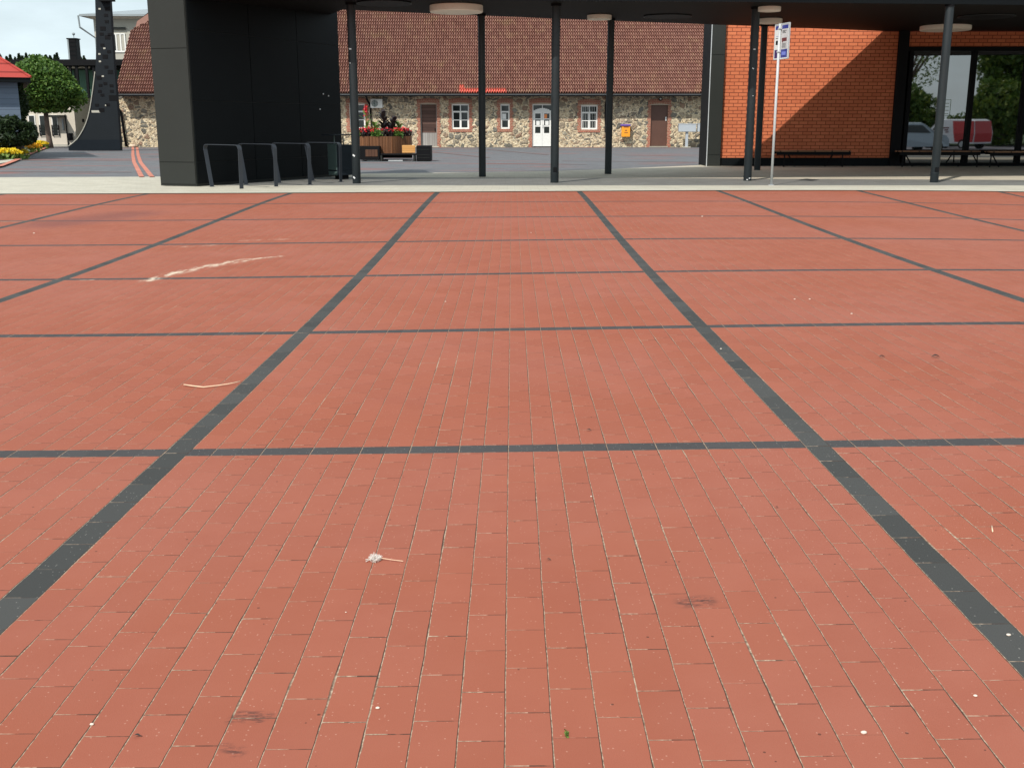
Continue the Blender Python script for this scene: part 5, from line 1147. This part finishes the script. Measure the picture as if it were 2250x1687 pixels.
m = MB(); m.tube([gz(gp(803, 1232))+Vector((0, 0, .004)), gz(gp(820, 1229))+Vector((0, 0, .006)), gz(gp(804, 1236))+Vector((0, 0, .004))], .0012, 6); m.build('tip', M['feather'], fo)
m = MB(); m.tube([gz(gp(404, 847))+Vector((0, 0, .008)), gz(gp(422, 849.3))+Vector((0, 0, .007)), gz(gp(447, 851.5))+Vector((0, 0, .005)), gz(gp(480, 848.5))+Vector((0, 0, .007)), gz(gp(505, 846))+Vector((0, 0, .010)), gz(gp(528, 842.5))+Vector((0, 0, .014))], [.0032, .0034, .0036, .003, .0028, .0022], 7)
tag(m.build('straw_stalk', M['twig'], None, True), 'bent dry straw stalk lying beside the dark paver band', 'twig')
m = MB(); m.tube([gz(gp(2179, 1157))+Vector((0, 0, .003)), gz(gp(2181, 1170))+Vector((0, 0, .003))], .0022, 6); tag(m.build('straw_stalk', M['twig'], None, True), 'tiny pale straw at the right side of the paving', 'twig')
peb = [(1898, 1610.5, .011, 'largest oval pebble near the lower right'), (2216, 1396, .010, 'white pebble on the right dark band'), (2143, 1529, .008, 'white pebble left of the band at the lower right'), (1299, 1091, .006, 'small pale pebble below the middle of the dark bar'), (830, 1556, .008, 'tan pebble in a joint at the lower centre left'), (1167, 418+94, .012, 'pale speck pebble in the centre of the far paving'), (202, 1592, .008, 'pebble in a joint at the lower left'), (1584, 767, .01, 'white pebble on the right band near the second bar'), (1746, 658, .012, 'pale pebble right of centre on the far paving'), (1779, 658, .012, 'pale pebble beside its twin on the far paving'), (1871, 690, .012, 'pale pebble on the far right paving'), (979, 663, .01, 'pale pebble left of centre past the second bar'), (1543, 476, .02, 'white pebble on the fourth dark line'), (75, 515, .02, 'white pebble at the far left of the paving'), (760, 1345, .004, 'tiny white pebble at the lower left centre')]
for i, (px, py, r, lab) in enumerate(peb):
    p = gz(gp(px, py)); bm = bmesh.new(); r *= .48; bmesh.ops.create_icosphere(bm, subdivisions=2, radius=r)
    for v_ in bm.verts: v_.co = Vector((v_.co.x*1.25, v_.co.y*.9, v_.co.z*.65))*(1+random.uniform(-.08, .08))
    m = MB(); m.bm(bm, 0, Matrix.Translation(p+Vector((0, 0, r*.5)))); tag(m.build('pebble', M['pebble'], None, True), lab, 'pebble', 'pebbles on the paving')
dl = [(2055, 786, .024, 'dark curled dead leaf on the right side of the paving'), (1937, 786, .018, 'smaller dark dead leaf left of the other one'), (1293, 947, .011, 'brown dead leaf scrap just above the dark bar'), (300, 1620, .008, 'dark scrap at the lower left paving'), (1705, 1117, .006, 'dark scrap right of centre'), (1204, 1232, .007, 'dark scrap in the long joint near the centre')]
for px, py, r, lab in dl:
    p = gz(gp(px, py)); v = []; f = []
    for k_ in range(7):
        u = k_/6; ww = r*.38*math.sin(math.pi*(u*.92+.05)); x = p.x+(u-.5)*2*r; z = p.z+.004+r*.35*math.sin(u*3.1); v += [(x, p.y-ww, z+ww*.5), (x, p.y, z), (x+.002, p.y+ww, z+ww*.7)]
        if k_: n0 = len(v)-6; f += [(n0, n0+1, n0+4, n0+3), (n0+1, n0+2, n0+5, n0+4)]
    tag(mobj('dead_leaf', v, f, M['dead_leaf'], None, True), lab, 'leaf', 'dead leaves on the paving')
# moss tuft in a joint
p = gz(gp(1245, 1612)); v, f = leafcloud([p+Vector((random.gauss(0, .002), random.gauss(0, .009), random.uniform(0, .003))) for _ in range(60)], .004); tag(mobj('moss_tuft', v, f, M['fresh_leaf']), 'tiny green moss tuft in the long joint at the bottom centre', 'moss')
